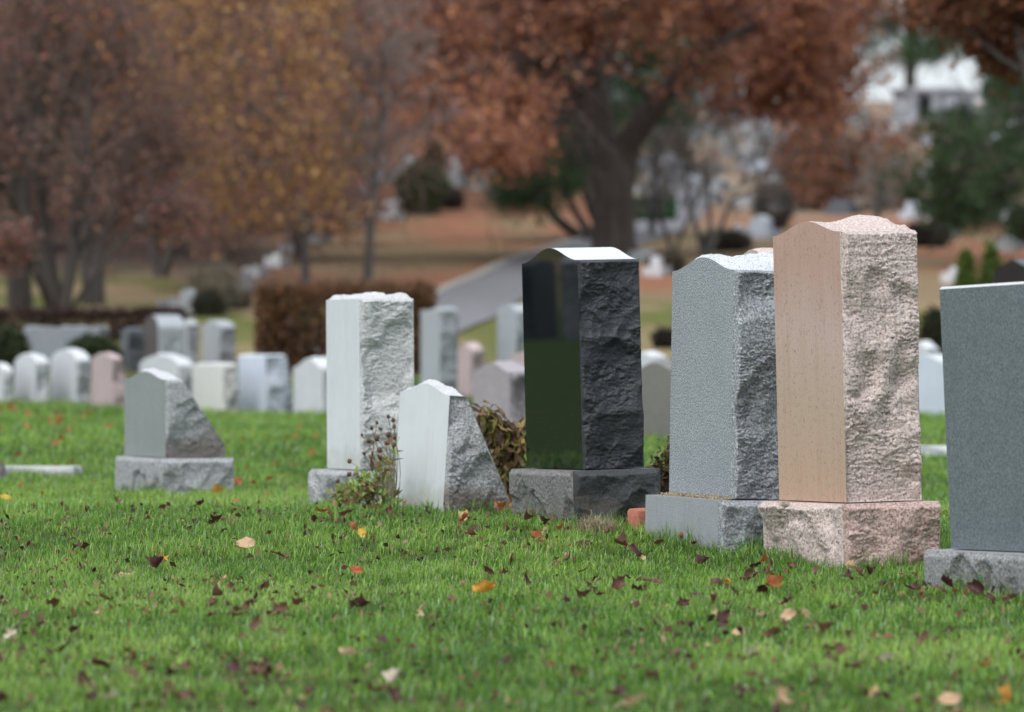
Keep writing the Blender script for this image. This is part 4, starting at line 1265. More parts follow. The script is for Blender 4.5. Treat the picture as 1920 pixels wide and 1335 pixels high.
generic_tree('bare_tree', 'stout grey-brown trunk standing right of the many-stemmed bare tree', 176, 81, 9, 0.175, first=0.16, per=(16, 9, 6, 4), leaves=5200, cols=MAUVE, size=0.09, seed=203)
bough_tree('golden_tree', 'slender tree hung with golden-yellow leaves left of centre', 575, 536,
           [([(575, 545, 0), (573, 460, 0), (562, 340, 0), (535, 210, 0), (505, 70, 0), (480, -100, 0)], 0.075, 0.03)],
           [([(570, 420, 0), (520, 385, -1), (450, 375, -1.6), (390, 390, -2)], 0.045, 0.012), ([(562, 345, 0), (480, 290, 1), (400, 265, 1.6), (340, 265, 2)], 0.05, 0.012), ([(545, 255, 0), (450, 190, -1), (370, 155, -1.6), (310, 160, -2)], 0.05, 0.012), ([(525, 160, 0), (430, 95, 1), (350, 60, 1.5), (290, 50, 2)], 0.05, 0.012),
            ([(573, 430, 0), (600, 400, 1), (622, 400, 1.4), (640, 420, 1.6)], 0.035, 0.01), ([(565, 360, 0), (600, 300, -1), (630, 290, -1.6), (650, 305, -2)], 0.04, 0.01), ([(548, 270, 0), (600, 200, 1), (640, 190, 1.4), (660, 205, 1.6)], 0.04, 0.01), ([(520, 140, 0), (570, 60, -1), (620, 50, -1.4), (650, 60, -1.6)], 0.04, 0.01),
            ([(505, 70, 0), (430, -20, 0), (360, -60, 0)], 0.04, 0.01), ([(500, 50, 0), (560, -30, 0.5), (610, -60, 0.5)], 0.04, 0.01), ([(555, 300, 0), (520, 300, -2), (470, 320, -3), (430, 340, -3.4)], 0.04, 0.01), ([(530, 190, 0), (500, 200, -2), (450, 220, -3), (410, 235, -3.4)], 0.04, 0.01)],
           GOLD[:3] + [(0.40, 0.21, 0.13), (0.32, 0.18, 0.14), (0.36, 0.18, 0.14)], 14500, 204, per=(9, 7, 4), ratio=(0.75, 0.55, 0.5), size=0.10, aspect=0.65, spread=0.2, barkm=BARK_GREY, twig=TWIG, trop=(0, 0, -0.02), keep=lambda u, v: (v < 425) & (u < 640 + 25 * np.sin(v * 0.05)))
generic_tree('young_tree', 'slim bare grey tree with a straight trunk on the rust-coloured slope', 689, 90, 3.9, 0.085, first=0.36, per=(14, 8, 6, 4), ratio=(0.42, 0.5, 0.5), barkm=BARK_GREY, twig=TWIG_GREY, seed=205, wander=0.025)
generic_tree('mauve_tree', 'low bushy tree with mauve-pink autumn leaves left of the golden one', 430, 98, 2.6, 0.06, stems=4, first=0.15, per=(8, 7, 5, 4), leaves=7500, cols=[(0.33, 0.17, 0.15), (0.38, 0.19, 0.16), (0.30, 0.18, 0.16)], size=0.10, seed=206)
generic_tree('mauve_tree', 'mauve-leaved bushy tree behind the left end of the brown hedge', 560, 100, 2.2, 0.04, stems=4, first=0.12, per=(7, 6, 5, 3), leaves=4200, cols=[(0.33, 0.17, 0.15), (0.36, 0.18, 0.16), (0.28, 0.17, 0.155)], size=0.09, seed=207)
generic_tree('crimson_tree', 'bare-branched tree with a few crimson and orange leaves, between dark stems and golden tree', 300, 92, 8, 0.09, stems=2, first=0.18, per=(11, 8, 5, 4), leaves=3600, cols=[(0.33, 0.07, 0.075), (0.30, 0.12, 0.05), (0.24, 0.09, 0.08), (0.2, 0.1, 0.09)], size=0.11, spread=0.12, seed=209)

# the wood behind, on the left slope
proto = []
for k, (lv, cl) in enumerate([(16000, MAUVE), (26000, RUST[:3] + MAUVE), (20000, GOLD[:2] + BROWNL)]):
    proto.append(generic_tree('woodland_tree', 'x', 400, 150, 13 + k, 0.2, first=0.15, per=(15, 8, 6, 4), ratio=(0.42, 0.5, 0.5), leaves=lv, cols=cl, size=0.18, spread=0.26, seed=220 + k, group='trees of the wood on the left slope', barkm=BARK_OAK))
LW = ['hazy mauve-brown bare woodland tree on the left slope', 'hazy rust-leaved woodland tree on the left slope', 'hazy yellow-brown woodland tree on the left slope']
wl = [(-120, 118, 0), (20, 125, 1), (150, 116, 0), (255, 132, 0), (350, 120, 2), (450, 138, 2), (545, 124, 0), (630, 160, 1), (735, 178, 1), (840, 186, 1), (940, 182, 0), (60, 160, 0), (210, 170, 1), (400, 168, 0), (600, 182, 0), (790, 200, 0), (1000, 176, 1), (1090, 150, 1), (1120, 200, 0), (1190, 236, 0), (1290, 244, 1), (1380, 250, 0),
      (-330, 118, 1), (-560, 132, 0), (-800, 122, 2), (-2600, 85, 1), (-3300, 95, 0), (-4200, 80, 1), (-5200, 90, 1), (-6300, 75, 0)]
first = [True] * 3
for i, (px, d, k) in enumerate(wl):
    if first[k]:
        o = proto[k]; first[k] = False
    else:
        o = copy_thing(proto[k])
    o['label'] = LW[k] if px > -1000 else 'woodland tree standing left of the view, mirrored in the black granite'
    o['group'] = ['bare mauve woodland trees on the left slope', 'rust woodland trees on the left slope', 'yellow-brown woodland trees on the left slope'][k] if px > -1000 else 'woodland trees mirrored in the black granite'
    x = X(px, d); o.location = (x, d, float(zt(x, d)) - 0.15)
    o.rotation_euler = (0, 0, i * 1.9); s = 0.72 + 0.06 * ((i * 7) % 5); o.scale = (s, s, s)


# thicket under the wood
tk = generic_tree('bare_shrub', 'x', 300, 95, 3.6, 0.05, stems=6, first=0.1, per=(8, 7, 5, 4), ratio=(0.45, 0.5, 0.55), leaves=7500, cols=MAUVE + [(0.14, 0.10, 0.09), (0.12, 0.09, 0.085)], size=0.10, spread=0.2, seed=260, cat='shrub')
r4 = np.random.default_rng(12)
for i in range(30):
    o = tk if i == 0 else copy_thing(tk)
    px = -120 + 690 * (i + 0.5) / 30 + r4.uniform(-20, 20); d = r4.uniform(100, 125) if i % 2 else r4.uniform(110, 145)
    x = X(px, d); o.location = (x, d, float(zt(x, d)) - 0.05); s = r4.uniform(0.7, 1.25) * (d / 105) * (0.75 if px > 420 else 1)
    o.scale = (s, s, s * 1.1); o.rotation_euler = (0, 0, r4.uniform(0, 6.28))
    o['label'] = 'hazy bare mauve-brown shrub in the thicket behind the left trees'; o['group'] = 'bare shrubs of the thicket on the left'


bough_tree('evergreen_tree', 'dark green evergreen with several sweeping stems behind the oak trunk', 1120, 462,
           [([(1135, 470, 3), (1080, 440, 3), (1030, 400, 2.6), (1000, 350, 2.4), (985, 300, 2)], 0.13, 0.05), ([(1140, 470, 3.4), (1090, 420, 4), (1060, 360, 4), (1045, 290, 4)], 0.11, 0.04),
            ([(1145, 468, 3.6), (1110, 400, 4), (1090, 330, 4.4), (1075, 240, 4.6), (1070, 150, 4.6)], 0.12, 0.05), ([(1155, 468, 3.6), (1175, 380, 4), (1195, 290, 4.4), (1200, 200, 4.6), (1190, 100, 4.6)], 0.12, 0.05)],
           [([(1000, 350, 2.4), (980, 350, 2.2), (965, 355, 2)], 0.04, 0.02), ([(1030, 400, 2.6), (1015, 370, 2.4), (1000, 345, 2.2)], 0.04, 0.02), ([(1045, 300, 4), (1020, 260, 3.6), (1005, 235, 3.4)], 0.04, 0.02),
            ([(1075, 260, 4.6), (1050, 230, 4), (1030, 215, 4)], 0.04, 0.02), ([(1072, 200, 4.6), (1040, 160, 4.2), (1010, 150, 4)], 0.04, 0.02), ([(1195, 280, 4.4), (1225, 240, 4), (1250, 215, 4)], 0.04, 0.02),
            ([(1198, 240, 4.4), (1170, 200, 4), (1150, 180, 4)], 0.04, 0.02), ([(1080, 300, 4.6), (1100, 260, 4), (1090, 230, 4)], 0.04, 0.02), ([(1200, 200, 4.6), (1235, 150, 4.4), (1260, 120, 4)], 0.04, 0.02), ([(1050, 340, 4), (1070, 320, 4), (1085, 310, 4)], 0.04, 0.02),
            ([(1070, 160, 4.6), (1090, 100, 4.6), (1120, 60, 4.6)], 0.04, 0.02), ([(1190, 110, 4.6), (1220, 60, 4.6), (1250, 40, 4.6)], 0.04, 0.02)],
           [(0.05, 0.12, 0.045), (0.065, 0.15, 0.055), (0.04, 0.09, 0.04)], 30000, 301, per=(11, 8), ratio=(1.25, 0.6), spread=0.11)

# right side
bough_tree('oak_tree', 'rust-brown leaved oak with a dim trunk on the right slope, behind the pink headstone', 1545, 388,
           [([(1545, 392, 0), (1542, 300, 0), (1538, 200, 0), (1530, 60, 0), (1524, -120, 0)], 0.34, 0.16)],
           [([(1542, 290, 0), (1510, 250, -1), (1485, 245, -2), (1470, 270, -2.6)], 0.08, 0.03), ([(1542, 290, 0), (1570, 270, -1), (1590, 275, -1.5), (1600, 300, -2)], 0.06, 0.02), ([(1540, 250, 0), (1520, 230, -2.5), (1500, 260, -4), (1490, 310, -4.6)], 0.08, 0.03),
            ([(1540, 230, 0), (1560, 220, -2.5), (1580, 260, -4), (1590, 320, -4.6)], 0.08, 0.03), ([(1538, 190, 0), (1480, 130, 0), (1420, 110, 0.5), (1360, 130, 1)], 0.10, 0.03), ([(1538, 180, 0), (1560, 120, 0), (1580, 90, 0.5), (1590, 70, 1)], 0.06, 0.02),
            ([(1534, 110, 0), (1480, 50, -1), (1420, 20, -2), (1360, 10, -2)], 0.10, 0.03), ([(1534, 100, 0), (1580, 50, -1), (1630, 20, -1), (1680, 10, -1)], 0.10, 0.03), ([(1530, 30, 0), (1480, -30, 0), (1430, -60, 0)], 0.10, 0.03), ([(1530, 20, 0), (1590, -30, 0), (1640, -60, 0)], 0.10, 0.03),
            ([(1542, 240, 0), (1540, 200, -3), (1540, 220, -5), (1545, 280, -5.6)], 0.08, 0.03)],
           BROWNL + RUST[:3], 17000, 230, per=(10, 7, 4), ratio=(0.55, 0.5, 0.5), size=0.15, aspect=0.62, spread=0.17, barkm=BARK_OAK, trop=(0, 0, -0.08),
           keep=lambda u, v: ((v < 385) & ~((u < 1475) & (v > 175)) & ~((u > 1590) & (v > 30) & (v < 250))))
bough_tree('pine_tree', 'dark green pine with drooping boughs reaching in from the right edge', 1985, 470,
           [([(1985, 500, 0), (1980, 300, 0), (1972, 100, 0), (1968, -120, 0)], 0.22, 0.12)],
           [([(1978, 270, 0), (1900, 262, -1), (1830, 280, -1.5), (1770, 305, -2)], 0.07, 0.02), ([(1978, 300, 0), (1900, 315, -0.6), (1820, 345, -1), (1745, 372, -1.2)], 0.07, 0.02), ([(1976, 230, 0), (1910, 235, 1), (1850, 250, 2), (1790, 262, 3)], 0.06, 0.02),
            ([(1976, 170, 0), (1940, 150, 0.6), (1900, 140, 1), (1870, 145, 1)], 0.06, 0.02), ([(1974, 130, 0), (1920, 90, -1), (1850, 70, -1.4), (1760, 80, -1.8)], 0.06, 0.02), ([(1979, 330, 0), (1930, 350, 1), (1870, 365, 2), (1810, 385, 2)], 0.05, 0.02),
            ([(1972, 60, 0), (1900, 20, 1), (1840, 0, 2), (1800, -10, 2)], 0.06, 0.02), ([(1975, 200, 0), (1940, 200, -2), (1890, 200, -3), (1850, 210, -4)], 0.05, 0.02), ([(1976, 290, 0), (1960, 310, -2), (1920, 330, -3), (1890, 350, -4)], 0.05, 0.02)],
           PINE + [(0.06, 0.10, 0.045)], 20000, 302, per=(12, 7), ratio=(0.40, 0.5), size=0.19, spread=0.06, d=98,
           keep=lambda u, v: ~((u < 1850) & (v > 108) & (v < 205)))
bough_tree('pine_tree', 'tall thin-trunked pine on the crest beside the mausoleum', 1707, 190,
           [([(1707, 200, 0), (1707, 100, 0), (1708, -40, 0), (1708, -160, 0)], 0.26, 0.14)],
           [([(1707, 115, 0), (1680, 105, -1), (1650, 100, -1.5), (1620, 112, -2)], 0.07, 0.03), ([(1707, 110, 0), (1740, 105, 1), (1775, 108, 1.5)], 0.07, 0.03), ([(1707, 70, 0), (1670, 55, 1), (1640, 45, 1.5)], 0.06, 0.03), ([(1707, 60, 0), (1750, 45, 1), (1800, 55, 1.5)], 0.06, 0.03),
            ([(1708, 10, 0), (1660, -10, 0), (1620, -10, 0)], 0.06, 0.03), ([(1708, 0, 0), (1760, -20, 0), (1800, -10, 0)], 0.06, 0.03), ([(1707, 112, 0), (1700, 100, -2), (1690, 108, -3)], 0.05, 0.03)],
           PINE, 6500, 303, per=(8, 6), ratio=(0.5, 0.5), size=0.34, spread=0.16, d=228, keep=lambda u, v: ~((v > 118)))
generic_tree('oak_tree', 'dark rust oak bough hanging into the top right corner', 2010, 62, 9, 0.2, first=0.3, per=(16, 8, 5, 4), ratio=(0.40, 0.5, 0.5), trop=(0, 0, -0.02), leaves=9000, cols=[(0.16, 0.06, 0.03), (0.20, 0.08, 0.035), (0.12, 0.05, 0.03)], size=0.11, seed=240, spread=0.14, twig=BARK_DARK,
             keep=lambda u, v: (v < 30 + np.clip(u - 1780, 0, 200) * 0.8) & (u > 1680) & (u < 2000) & (v > -90))
for px, d, h, sd, lab in [(1262, 103, 2.9, 251, 'small bare grey tree just right of the oak trunk'), (1322, 101, 2.6, 252, 'small twiggy bare tree left of the blue-grey headstone top'), (1222, 112, 3.0, 253, 'thin bare sapling beside the road behind the oak'),
                          (1640, 112, 1.5, 255, 'bare leaning tree on the slope above the pink headstone')]:
    generic_tree('bare_tree', lab, px, d, h, 0.055, stems=3, first=0.2, per=(8, 7, 6, 4), ratio=(0.40, 0.5, 0.5), barkm=BARK_GREY, twig=TWIG_GREY, seed=sd)


# ------------------------------------------------------------------ shrubs and hedges
def shrub(name, label, px, py, wpx, hpx, cols, seed, n=5200, size=0.075, shape='dome', d=None, aspect=0.5, stemcol=None, group=None, hollow=0.55, depth=None, stemn=14):
    rng = np.random.default_rng(seed)
    if d is None:
        g = ground(px, py); d = g[1]
    else:
        g = np.array([X(px, d), d, float(zt(X(px, d), d))])
    t = thing(name, label, 'hedge' if 'hedge' in name else 'shrub', g, group)
    k = d / F
    w, h = wpx * k / 2, hpx * k
    dp = w if depth is None else depth
    m = n
    a = rng.normal(0, 1, (m, 3)); a /= np.linalg.norm(a, axis=1, keepdims=True)
    rad = rng.uniform(hollow, 1, m) ** 0.5
    if shape == 'dome':
        lump = 1 + 0.22 * fbm(a[:, 0] * 2.4 + seed, a[:, 2] * 2.4 + a[:, 1], seed, 3)
        c = a * (rad * lump)[:, None] * np.array([w, dp, h * 0.52]); c[:, 2] += h * 0.48
    elif shape == 'cone':
        z = rng.uniform(0, 1, m) ** 1.3
        rr_ = (1 - z ** 1.6) * rad; th = rng.uniform(0, 6.28, m)
        c = np.stack([np.cos(th) * rr_ * w, np.sin(th) * rr_ * dp, 0.04 * h + z * h * 0.96], 1)
    else:   # box hedge
        u = rng.uniform(-1, 1, (m, 3)); ax = rng.integers(0, 3, m); sg = np.sign(rng.uniform(-1, 1, m))
        inn = 1 - 0.3 * rng.uniform(0, 1, m) ** 2
        u[np.arange(m), ax] = sg * inn
        lump = 0.06 * fbm(u[:, 0] * 9, u[:, 2] * 3 + u[:, 1], seed, 3)
        c = np.stack([u[:, 0] * w, u[:, 1] * dp, (u[:, 2] * (1 + lump) * 0.5 + 0.5) * h], 1)
        c[:, 1] += lump * dp * 2
    c = c[c[:, 2] > 0.0]
    v, q, cc = leaf_cloud(c, n, 0.03, size, aspect, cols, rng)
    link('foliage', mesh_data('foliage', v, [q], [LEAFM], col=cc), t)
    S = []
    for i in range(stemn):
        e = c[rng.integers(0, len(c))] * np.array([0.9, 0.9, 0.95])
        b = np.array([e[0] * (0.85 if shape == 'box' else 0.3), e[1] * 0.3, -0.05])
        S.append(path([b, (b + e) / 2 + rng.normal(0, 0.05, 3), e], 6))
    S = np.array(S)
    vv, qq = tubes(S, np.tile(np.linspace(0.02, 0.006, 6), (len(S), 1)), 4)
    link('stem', mesh_data('stem', vv, [qq], [BARK_DARK], shade=True), t)
    return t


HB = [(0.17, 0.085, 0.04), (0.22, 0.10, 0.045), (0.12, 0.065, 0.04), (0.14, 0.08, 0.05), (0.27, 0.14, 0.05), (0.10, 0.06, 0.04)]
DK = [(0.045, 0.02, 0.02), (0.06, 0.026, 0.022), (0.035, 0.02, 0.018), (0.05, 0.03, 0.022)]
GB = [(0.035, 0.055, 0.02), (0.05, 0.075, 0.026), (0.028, 0.042, 0.018), (0.065, 0.085, 0.035)]
shrub('clipped_hedge', 'clipped brown beech hedge behind the tall white headstone', 648, 700, 316, 154, HB, 401, n=26000, size=0.06, shape='box', d=63.5, depth=0.75, stemn=160, hollow=0.9)
shrub('low_hedge', 'low dark reddish hedge along the left behind the headstones', 140, 640, 400, 52, DK, 402, n=12000, size=0.055, shape='box', d=70, depth=0.35, stemn=60)
shrub('round_shrub', 'rounded olive green shrub in front of the slate monument', 178, 690, 96, 80, GB, 403, d=60.5, n=6500, size=0.05)
shrub('round_shrub', 'dark green shrub at the left edge behind the headstones', 8, 700, 92, 88, GB, 404, d=60.5, n=6500, size=0.05)
shrub('yew_shrub', 'egg-shaped green yew on the rust-coloured slope', 790, 402, 92, 98, [(0.07, 0.105, 0.035), (0.05, 0.08, 0.028), (0.09, 0.125, 0.045)], 405, n=8000, size=0.09)
shrub('dark_shrub', 'dark purple-brown shrub right of the egg-shaped yew', 848, 392, 40, 38, [(0.07, 0.05, 0.05), (0.05, 0.045, 0.045), (0.09, 0.06, 0.055)], 406, n=3000, size=0.09)
shrub('tall_shrub', 'loose green shrub rising behind the egg-shaped yew', 812, 380, 40, 110, [(0.09, 0.11, 0.045), (0.07, 0.09, 0.04), (0.12, 0.12, 0.06)], 407, n=3600, size=0.10)
shrub('green_hedge', 'green hedge strip right of the oak trunk above the road', 1216, 414, 92, 42, [(0.055, 0.16, 0.06), (0.07, 0.19, 0.07), (0.045, 0.12, 0.05)], 408, n=4500, size=0.08, shape='box', depth=0.6)
shrub('arborvitae', 'bright green cone-shaped arborvitae, left of a matching pair behind the green-grey headstone', 1812, 560, 54, 150, [(0.10, 0.16, 0.03), (0.08, 0.13, 0.025), (0.13, 0.19, 0.04)], 409, d=72, n=5000, size=0.06, shape='cone')
shrub('arborvitae', 'bright green cone-shaped arborvitae, right one of the pair beside the black gabled headstone', 1858, 560, 60, 160, [(0.10, 0.16, 0.03), (0.08, 0.13, 0.025), (0.13, 0.19, 0.04)], 410, d=72, n=5000, size=0.06, shape='cone')
shrub('topiary_yew', 'dark columnar yew on the right slope', 1776, 440, 48, 92, [(0.022, 0.032, 0.018), (0.03, 0.04, 0.022)], 411, n=3600, size=0.09)
shrub('dark_shrub', 'sprawling dark grey shrub below the columnar yew', 1738, 462, 88, 42, [(0.06, 0.055, 0.045), (0.05, 0.045, 0.04), (0.08, 0.06, 0.05)], 412, n=3400, size=0.09)
shrub('grey_shrub', 'rounded grey-brown leafless shrub left of the pink headstone', 1452, 430, 74, 84, [(0.11, 0.10, 0.095), (0.09, 0.08, 0.08), (0.13, 0.11, 0.10)], 413, n=4200, size=0.09, aspect=0.2)
shrub('dark_shrub', 'dark low shrub behind the blue-grey headstone top', 1360, 470, 90, 34, [(0.085, 0.075, 0.06), (0.11, 0.085, 0.07)], 414, n=3200, size=0.08)
shrub('dark_shrub', 'dark shrub left of the blue-grey headstone top', 1250, 512, 62, 34, [(0.085, 0.08, 0.055), (0.11, 0.09, 0.065)], 415, n=2600, size=0.08)
shrub('dark_shrub', 'dark shrub at the right edge above the arborvitae', 1912, 462, 52, 76, [(0.06, 0.065, 0.03), (0.045, 0.05, 0.025)], 416, n=3000, size=0.08)
shrub('dark_shrub', 'flat dark shrub under the drooping pine', 1850, 398, 90, 34, [(0.055, 0.05, 0.035), (0.07, 0.06, 0.04)], 417, n=2600, size=0.09)
shrub('dark_shrub', 'small blackish shrub between black and blue-grey headstones', 1248, 640, 36, 30, [(0.035, 0.03, 0.025), (0.045, 0.04, 0.03)], 418, d=68, n=1800, size=0.06)
shrub('dark_shrub', 'dark green shrub between pink and green-grey headstones', 1752, 660, 46, 90, [(0.04, 0.055, 0.02), (0.055, 0.05, 0.03)], 419, d=66, n=2600, size=0.06)
shrub('grey_shrub', 'pale grey-green leafless shrub left of the brown hedge', 405, 580, 110, 90, [(0.28, 0.25, 0.18), (0.22, 0.19, 0.15), (0.31, 0.27, 0.20)], 420, n=2200, size=0.09, aspect=0.15)
shrub('dark_shrub', 'dark evergreen shrub behind the low red hedge', 392, 592, 50, 40, [(0.07, 0.08, 0.05), (0.10, 0.09, 0.06)], 421, n=2600, size=0.07)
shrub('dark_shrub', 'dark brown shrub under the golden tree', 440, 578, 50, 30, [(0.11, 0.09, 0.06), (0.13, 0.09, 0.065)], 422, n=2400, size=0.07)
shrub('dark_shrub', 'dark shrub on the slope left of the grey young tree', 628, 440, 50, 70, [(0.06, 0.045, 0.045), (0.08, 0.055, 0.05)], 423, n=2400, size=0.09)

# ------------------------------------------------------------------ graves on the far slopes
FARM = {'w': PW, 'g': PG, 'b': PBW, 'd': PD}


def far_stone(px, pyb, w, h, m, label, prof=flat, rise=0, group=None, dtop=None, seed=1, seen=True):
    g = ground(px, pyb); d = g[1]; k = d / F
    t = thing('headstone', label, 'headstone', g, group)
    a = math.radians(60)
    W = w * k * 0.8 / math.sin(math.radians(60)); D = min(0.45, w * k * 0.35 / 0.5)
    carve(W, D, (h - rise) * k, prof=prof, rise=rise * k, dtop=dtop, res=0.07, seed=seed, bottom=-0.06, end_amp=0.02, end_cell=0.25, end_fine=0.0, top_rough=0.0).build('tablet', FARM[m], t)
    hb = 0.16
    b = carve(W + 0.2, D + 0.2, hb, res=0.1, seed=seed + 3, bottom=-0.1, end_amp=0.01, end_cell=0.2, end_fine=0, end_bulge=0.0, top_rough=0).build('base', FARM[m], t)
    set_pose(t, g, a, 0)
    return t


far_stone(850, 350, 40, 52, 'w', 'white tapering monument at the top of the rust slope', gable, 26, seed=501)
far_stone(918, 358, 40, 42, 'w', 'white shouldered headstone right of the tapering monument on the rust slope', serp, 22, seed=502)
far_stone(735, 412, 25, 38, 'w', 'small white headstone at the foot of the egg-shaped yew', oval, 8, seed=503)
far_stone(704, 345, 22, 52, 'w', 'slim pale pillar stone behind the grey young tree', flat, 0, seed=504)
far_stone(617, 428, 26, 48, 'g', 'grey upright headstone in the shade left of the grey young tree', flat, 0, seed=505)
far_stone(660, 425, 20, 42, 'g', 'narrow grey headstone directly left of the grey young trunk', flat, 0, seed=506)
far_stone(551, 472, 24, 42, 'w', 'white headstone under the golden leaves', oval, 8, seed=507)
far_stone(352, 588, 26, 46, 'w', 'bright white rounded headstone above the left end of the low red hedge', oval, 10, seed=508)
far_stone(459, 548, 14, 40, 'g', 'thin grey post-like headstone left of the brown hedge', flat, 0, seed=509)
far_stone(322, 585, 16, 26, 'g', 'small grey headstone left of the bright white rounded one', oval, 5, seed=510)
far_stone(1427, 446, 38, 42, 'b', 'white headstone on the slope directly left of the pink headstone top', serp, 8, seed=511)
far_stone(1385, 448, 20, 26, 'w', 'small whitish headstone left of the white one by the pink headstone', oval, 6, seed=512)
far_stone(1502, 358, 34, 32, 'w', 'whitish headstone at the foot of the right oak', oval, 8, seed=513)
far_stone(1580, 402, 42, 28, 'd', 'dark grey block headstone above the pink headstone', flat, 0, seed=514)
far_stone(1676, 386, 56, 62, 'g', 'large grey headstone on the right slope, widest there', flat, 0, seed=515)
far_stone(1730, 410, 56, 32, 'b', 'low bluish block headstone below the pine bough', flat, 0, seed=516)
far_stone(1842, 398, 46, 28, 'g', 'low grey block headstone under the pine, second from right', flat, 0, seed=517)
far_stone(1896, 414, 54, 32, 'g', 'low grey block headstone at the right edge under the pine', flat, 0, seed=518)
far_stone(1742, 352, 34, 46, 'w', 'pale upright headstone touching the pine bough', gable, 10, seed=519)
far_stone(1614, 350, 32, 32, 'w', 'white headstone right of the right oak foot', flat, 0, seed=520)
far_stone(1232, 518, 20, 38, 'w', 'small white stake-like headstone right of the black headstone top', flat, 0, seed=521)
far_stone(1212, 488, 30, 22, 'g', 'small pinkish grey headstone beside the oak foot', oval, 5, seed=522)
far_stone(1776, 446, 20, 24, 'w', 'round white stone ornament before the columnar yew', oval, 12, seed=523)
far_stone(1336, 222, 22, 22, 'w', 'white headstone on the hilltop left of a long white monument', oval, 6, seed=524)
far_stone(1372, 224, 58, 34, 'b', 'long white monument on the hilltop among the trees', flat, 0, seed=525)
far_stone(1440, 232, 56, 48, 'b', 'big white monument with sloping side on the hilltop', gable, 18, seed=526)
far_stone(1788, 530, 14, 30, 'w', 'small pale headstone left of the arborvitae pair', gable, 6, seed=527)
far_stone(1890, 470, 30, 26, 'g', 'grey headstone behind the right arborvitae', oval, 8, seed=528)
r3 = np.random.default_rng(31)
for i in range(84):
    px = r3.uniform(1190, 1920) if i < 46 else r3.uniform(1195, 1500); py = r3.uniform(212, 345) if i < 46 else r3.uniform(200, 400)
    if 1670 < px < 1800 and py < 235: continue
    far_stone(px, py, r3.uniform(16, 34), r3.uniform(16, 30), 'wgbg'[i % 4], 'small blurred headstone scattered over the right hillside', [flat, oval, serp][i % 3], 5 if i % 3 else 0, 'small headstones scattered over the right hillside', seed=600 + i)
for i, (px, py, w, h) in enumerate([(520, 500, 16, 24), (598, 455, 16, 24), (640, 405, 16, 24), (672, 372, 16, 24), (480, 520, 14, 22), (580, 400, 16, 22), (590, 365, 18, 24), (745, 340, 16, 22), (770, 315, 16, 22), (890, 330, 18, 20), (960, 340, 16, 18)]):
    far_stone(px, py, w, h, 'wg'[i % 2], 'small blurred headstone among the trees left of the rust slope', [flat, oval][i % 2], 4 if i % 2 else 0, 'small headstones among the trees on the left slope', seed=700 + i)


# ------------------------------------------------------------------ mausoleum on the crest
def box(mb, x0, x1, y0, y1, z0, z1, mat=0):
    v = [(x0, y0, z0), (x1, y0, z0), (x1, y1, z0), (x0, y1, z0), (x0, y0, z1), (x1, y0, z1), (x1, y1, z1), (x0, y1, z1)]
    f = [(0, 3, 2, 1), (4, 5, 6, 7), (0, 1, 5, 4), (1, 2, 6, 5), (2, 3, 7, 6), (3, 0, 4, 7)]
    mb.add(v, [np.array(f)], mat)


def mausoleum():
    g = ground(1735, 228); d = g[1]; k = d / F
    t = thing('mausoleum', 'white stone mausoleum with a dark doorway on the hill crest', 'mausoleum', g)
    m = simple('mausoleum_stone', (0.37, 0.39, 0.43), 0.12, 2, 0.8, 0.2)
    dk = simple('mausoleum_bronze_door', (0.03, 0.032, 0.036), 0.3, 5, 0.6, 0.1)
    w = 62 * k; h = 62 * k
    mb = MB(); dw = 13 * k; dh = 42 * k; wl = 0.45
    box(mb, -w, -dw, 0, wl, -0.4, h * 0.9); box(mb, dw, w, 0, wl, -0.4, h * 0.9); box(mb, -dw, dw, 0, wl, dh + 0.1, h * 0.9)
    box(mb, -w, w, 3.4, 3.8, -0.4, h * 0.9); box(mb, -w, -w + wl, wl, 3.4, -0.4, h * 0.9); box(mb, w - wl, w, wl, 3.4, -0.4, h * 0.9)
    mb.build('wall', [m], t, False)
    mb = MB(); box(mb, -w - 0.15, w + 0.15, -0.15, 3.95, h * 0.9 + 0.002, h * 0.98); box(mb, -w + 0.1, w - 0.1, 0.1, 3.7, h * 0.98 + 0.002, h * 1.04)
    mb.build('roof', [m], t, False)
    mb = MB(); box(mb, -dw, dw, 0.25, 0.33, 0.1, dh + 0.1); mb.build('door', [dk], t, False)
    for s in (-1, 1):
        a = np.linspace(0, 1, 7)
        P = np.stack([np.full(7, s * dw * 1.6), np.full(7, -0.25), a * h * 0.88], 1)
        v, q = tubes(P[None], np.interp(a, [0, 0.06, 0.1, 0.9, 0.94, 1], [0.24, 0.24, 0.16, 0.14, 0.22, 0.22])[None], 12)
        link('column', mesh_data('column', v, [q], [m], shade=True), t)
    mb = MB(); box(mb, -w - 0.3, w + 0.3, -0.7, -0.02, -0.4, 0.08); mb.build('step', [m], t, False)
    t.rotation_euler = (0, 0, math.radians(-14))


mausoleum()
shrub('dark_shrub', 'dark round shrub before the mausoleum door', 1722, 232, 42, 26, [(0.05, 0.05, 0.04), (0.07, 0.06, 0.05)], 430, d=212, n=1500, size=0.16)

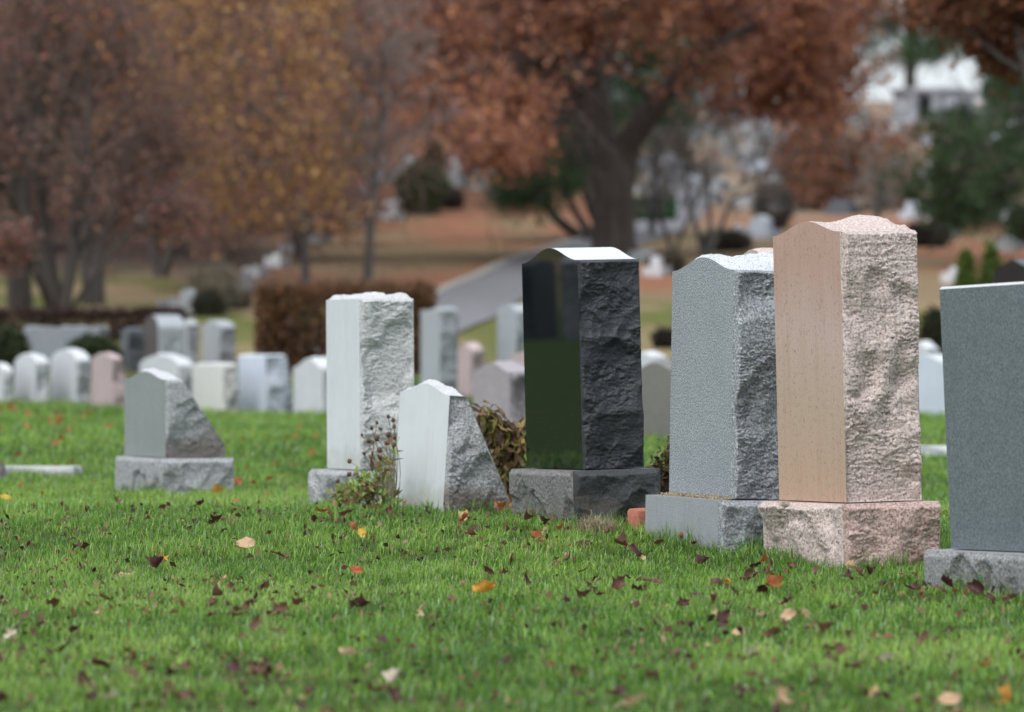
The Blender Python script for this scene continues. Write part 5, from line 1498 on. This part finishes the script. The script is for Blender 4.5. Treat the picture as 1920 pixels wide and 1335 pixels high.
mirrored('black headstone outside the view, mirrored in the polished black one', -25.02, 54.2, 0.72, 0.3, 0.84, [BLACK_R] * 3, 801)
mirrored('grey headstone outside the view, mirrored in the polished black one', -25.38, 53.86, 0.36, 0.25, 0.86, PG, 802)

# ------------------------------------------------------------------ camera
cam = bpy.data.cameras.new('camera'); co_ = bpy.data.objects.new('camera', cam); C.objects.link(co_)
co_.location = (0, 0, 0); co_.rotation_euler = (math.radians(90), 0, 0)
cam.lens = LENS; cam.sensor_width = 36; cam.sensor_fit = 'HORIZONTAL'
cam.clip_start = 0.5; cam.clip_end = 4000
cam.dof.use_dof = True; cam.dof.focus_distance = 21.2; cam.dof.aperture_fstop = 4.2
scene.camera = co_

# ------------------------------------------------------------------ daylight: an overcast afternoon
w = bpy.data.worlds.new('World'); scene.world = w; w.use_nodes = True
nt = w.node_tree; bg = nt.nodes['Background']
sky = nt.nodes.new('ShaderNodeTexSky'); sky.sky_type = 'NISHITA'; sky.sun_disc = False
sun_dir = np.array([-0.32, -0.5, 0.85]); sun_dir /= np.linalg.norm(sun_dir)
sky.sun_elevation = math.asin(sun_dir[2]); sky.sun_rotation = math.atan2(sun_dir[0], sun_dir[1])
sky.air_density = 1.0; sky.dust_density = 3.0; sky.ozone_density = 1.0
hs = nt.nodes.new('ShaderNodeHueSaturation'); hs.inputs['Saturation'].default_value = 0.4; hs.inputs['Value'].default_value = 1.7
nt.links.new(sky.outputs[0], hs.inputs['Color'])
cloud = mixc(nt, 0.5, hs.outputs[0], (7.2, 7.9, 8.6))        # a thin even cloud layer over the blue
nt.links.new(cloud, bg.inputs['Color'])
bg.inputs['Strength'].default_value = 0.15
sl = bpy.data.lights.new('sun', 'SUN'); so = bpy.data.objects.new('sun', sl); C.objects.link(so)
sl.energy = 1.4; sl.angle = math.radians(35); sl.color = (1.0, 0.97, 0.93)
so.rotation_euler = Vector([float(v) for v in sun_dir]).to_track_quat('Z', 'Y').to_euler()
so.location = (0, 0, 30)

scene.view_settings.view_transform = 'Standard'; scene.view_settings.look = 'None'; scene.view_settings.exposure = 0
scene.render.engine = 'CYCLES'
scene.cycles.max_bounces = 6; scene.cycles.diffuse_bounces = 3; scene.cycles.transmission_bounces = 3
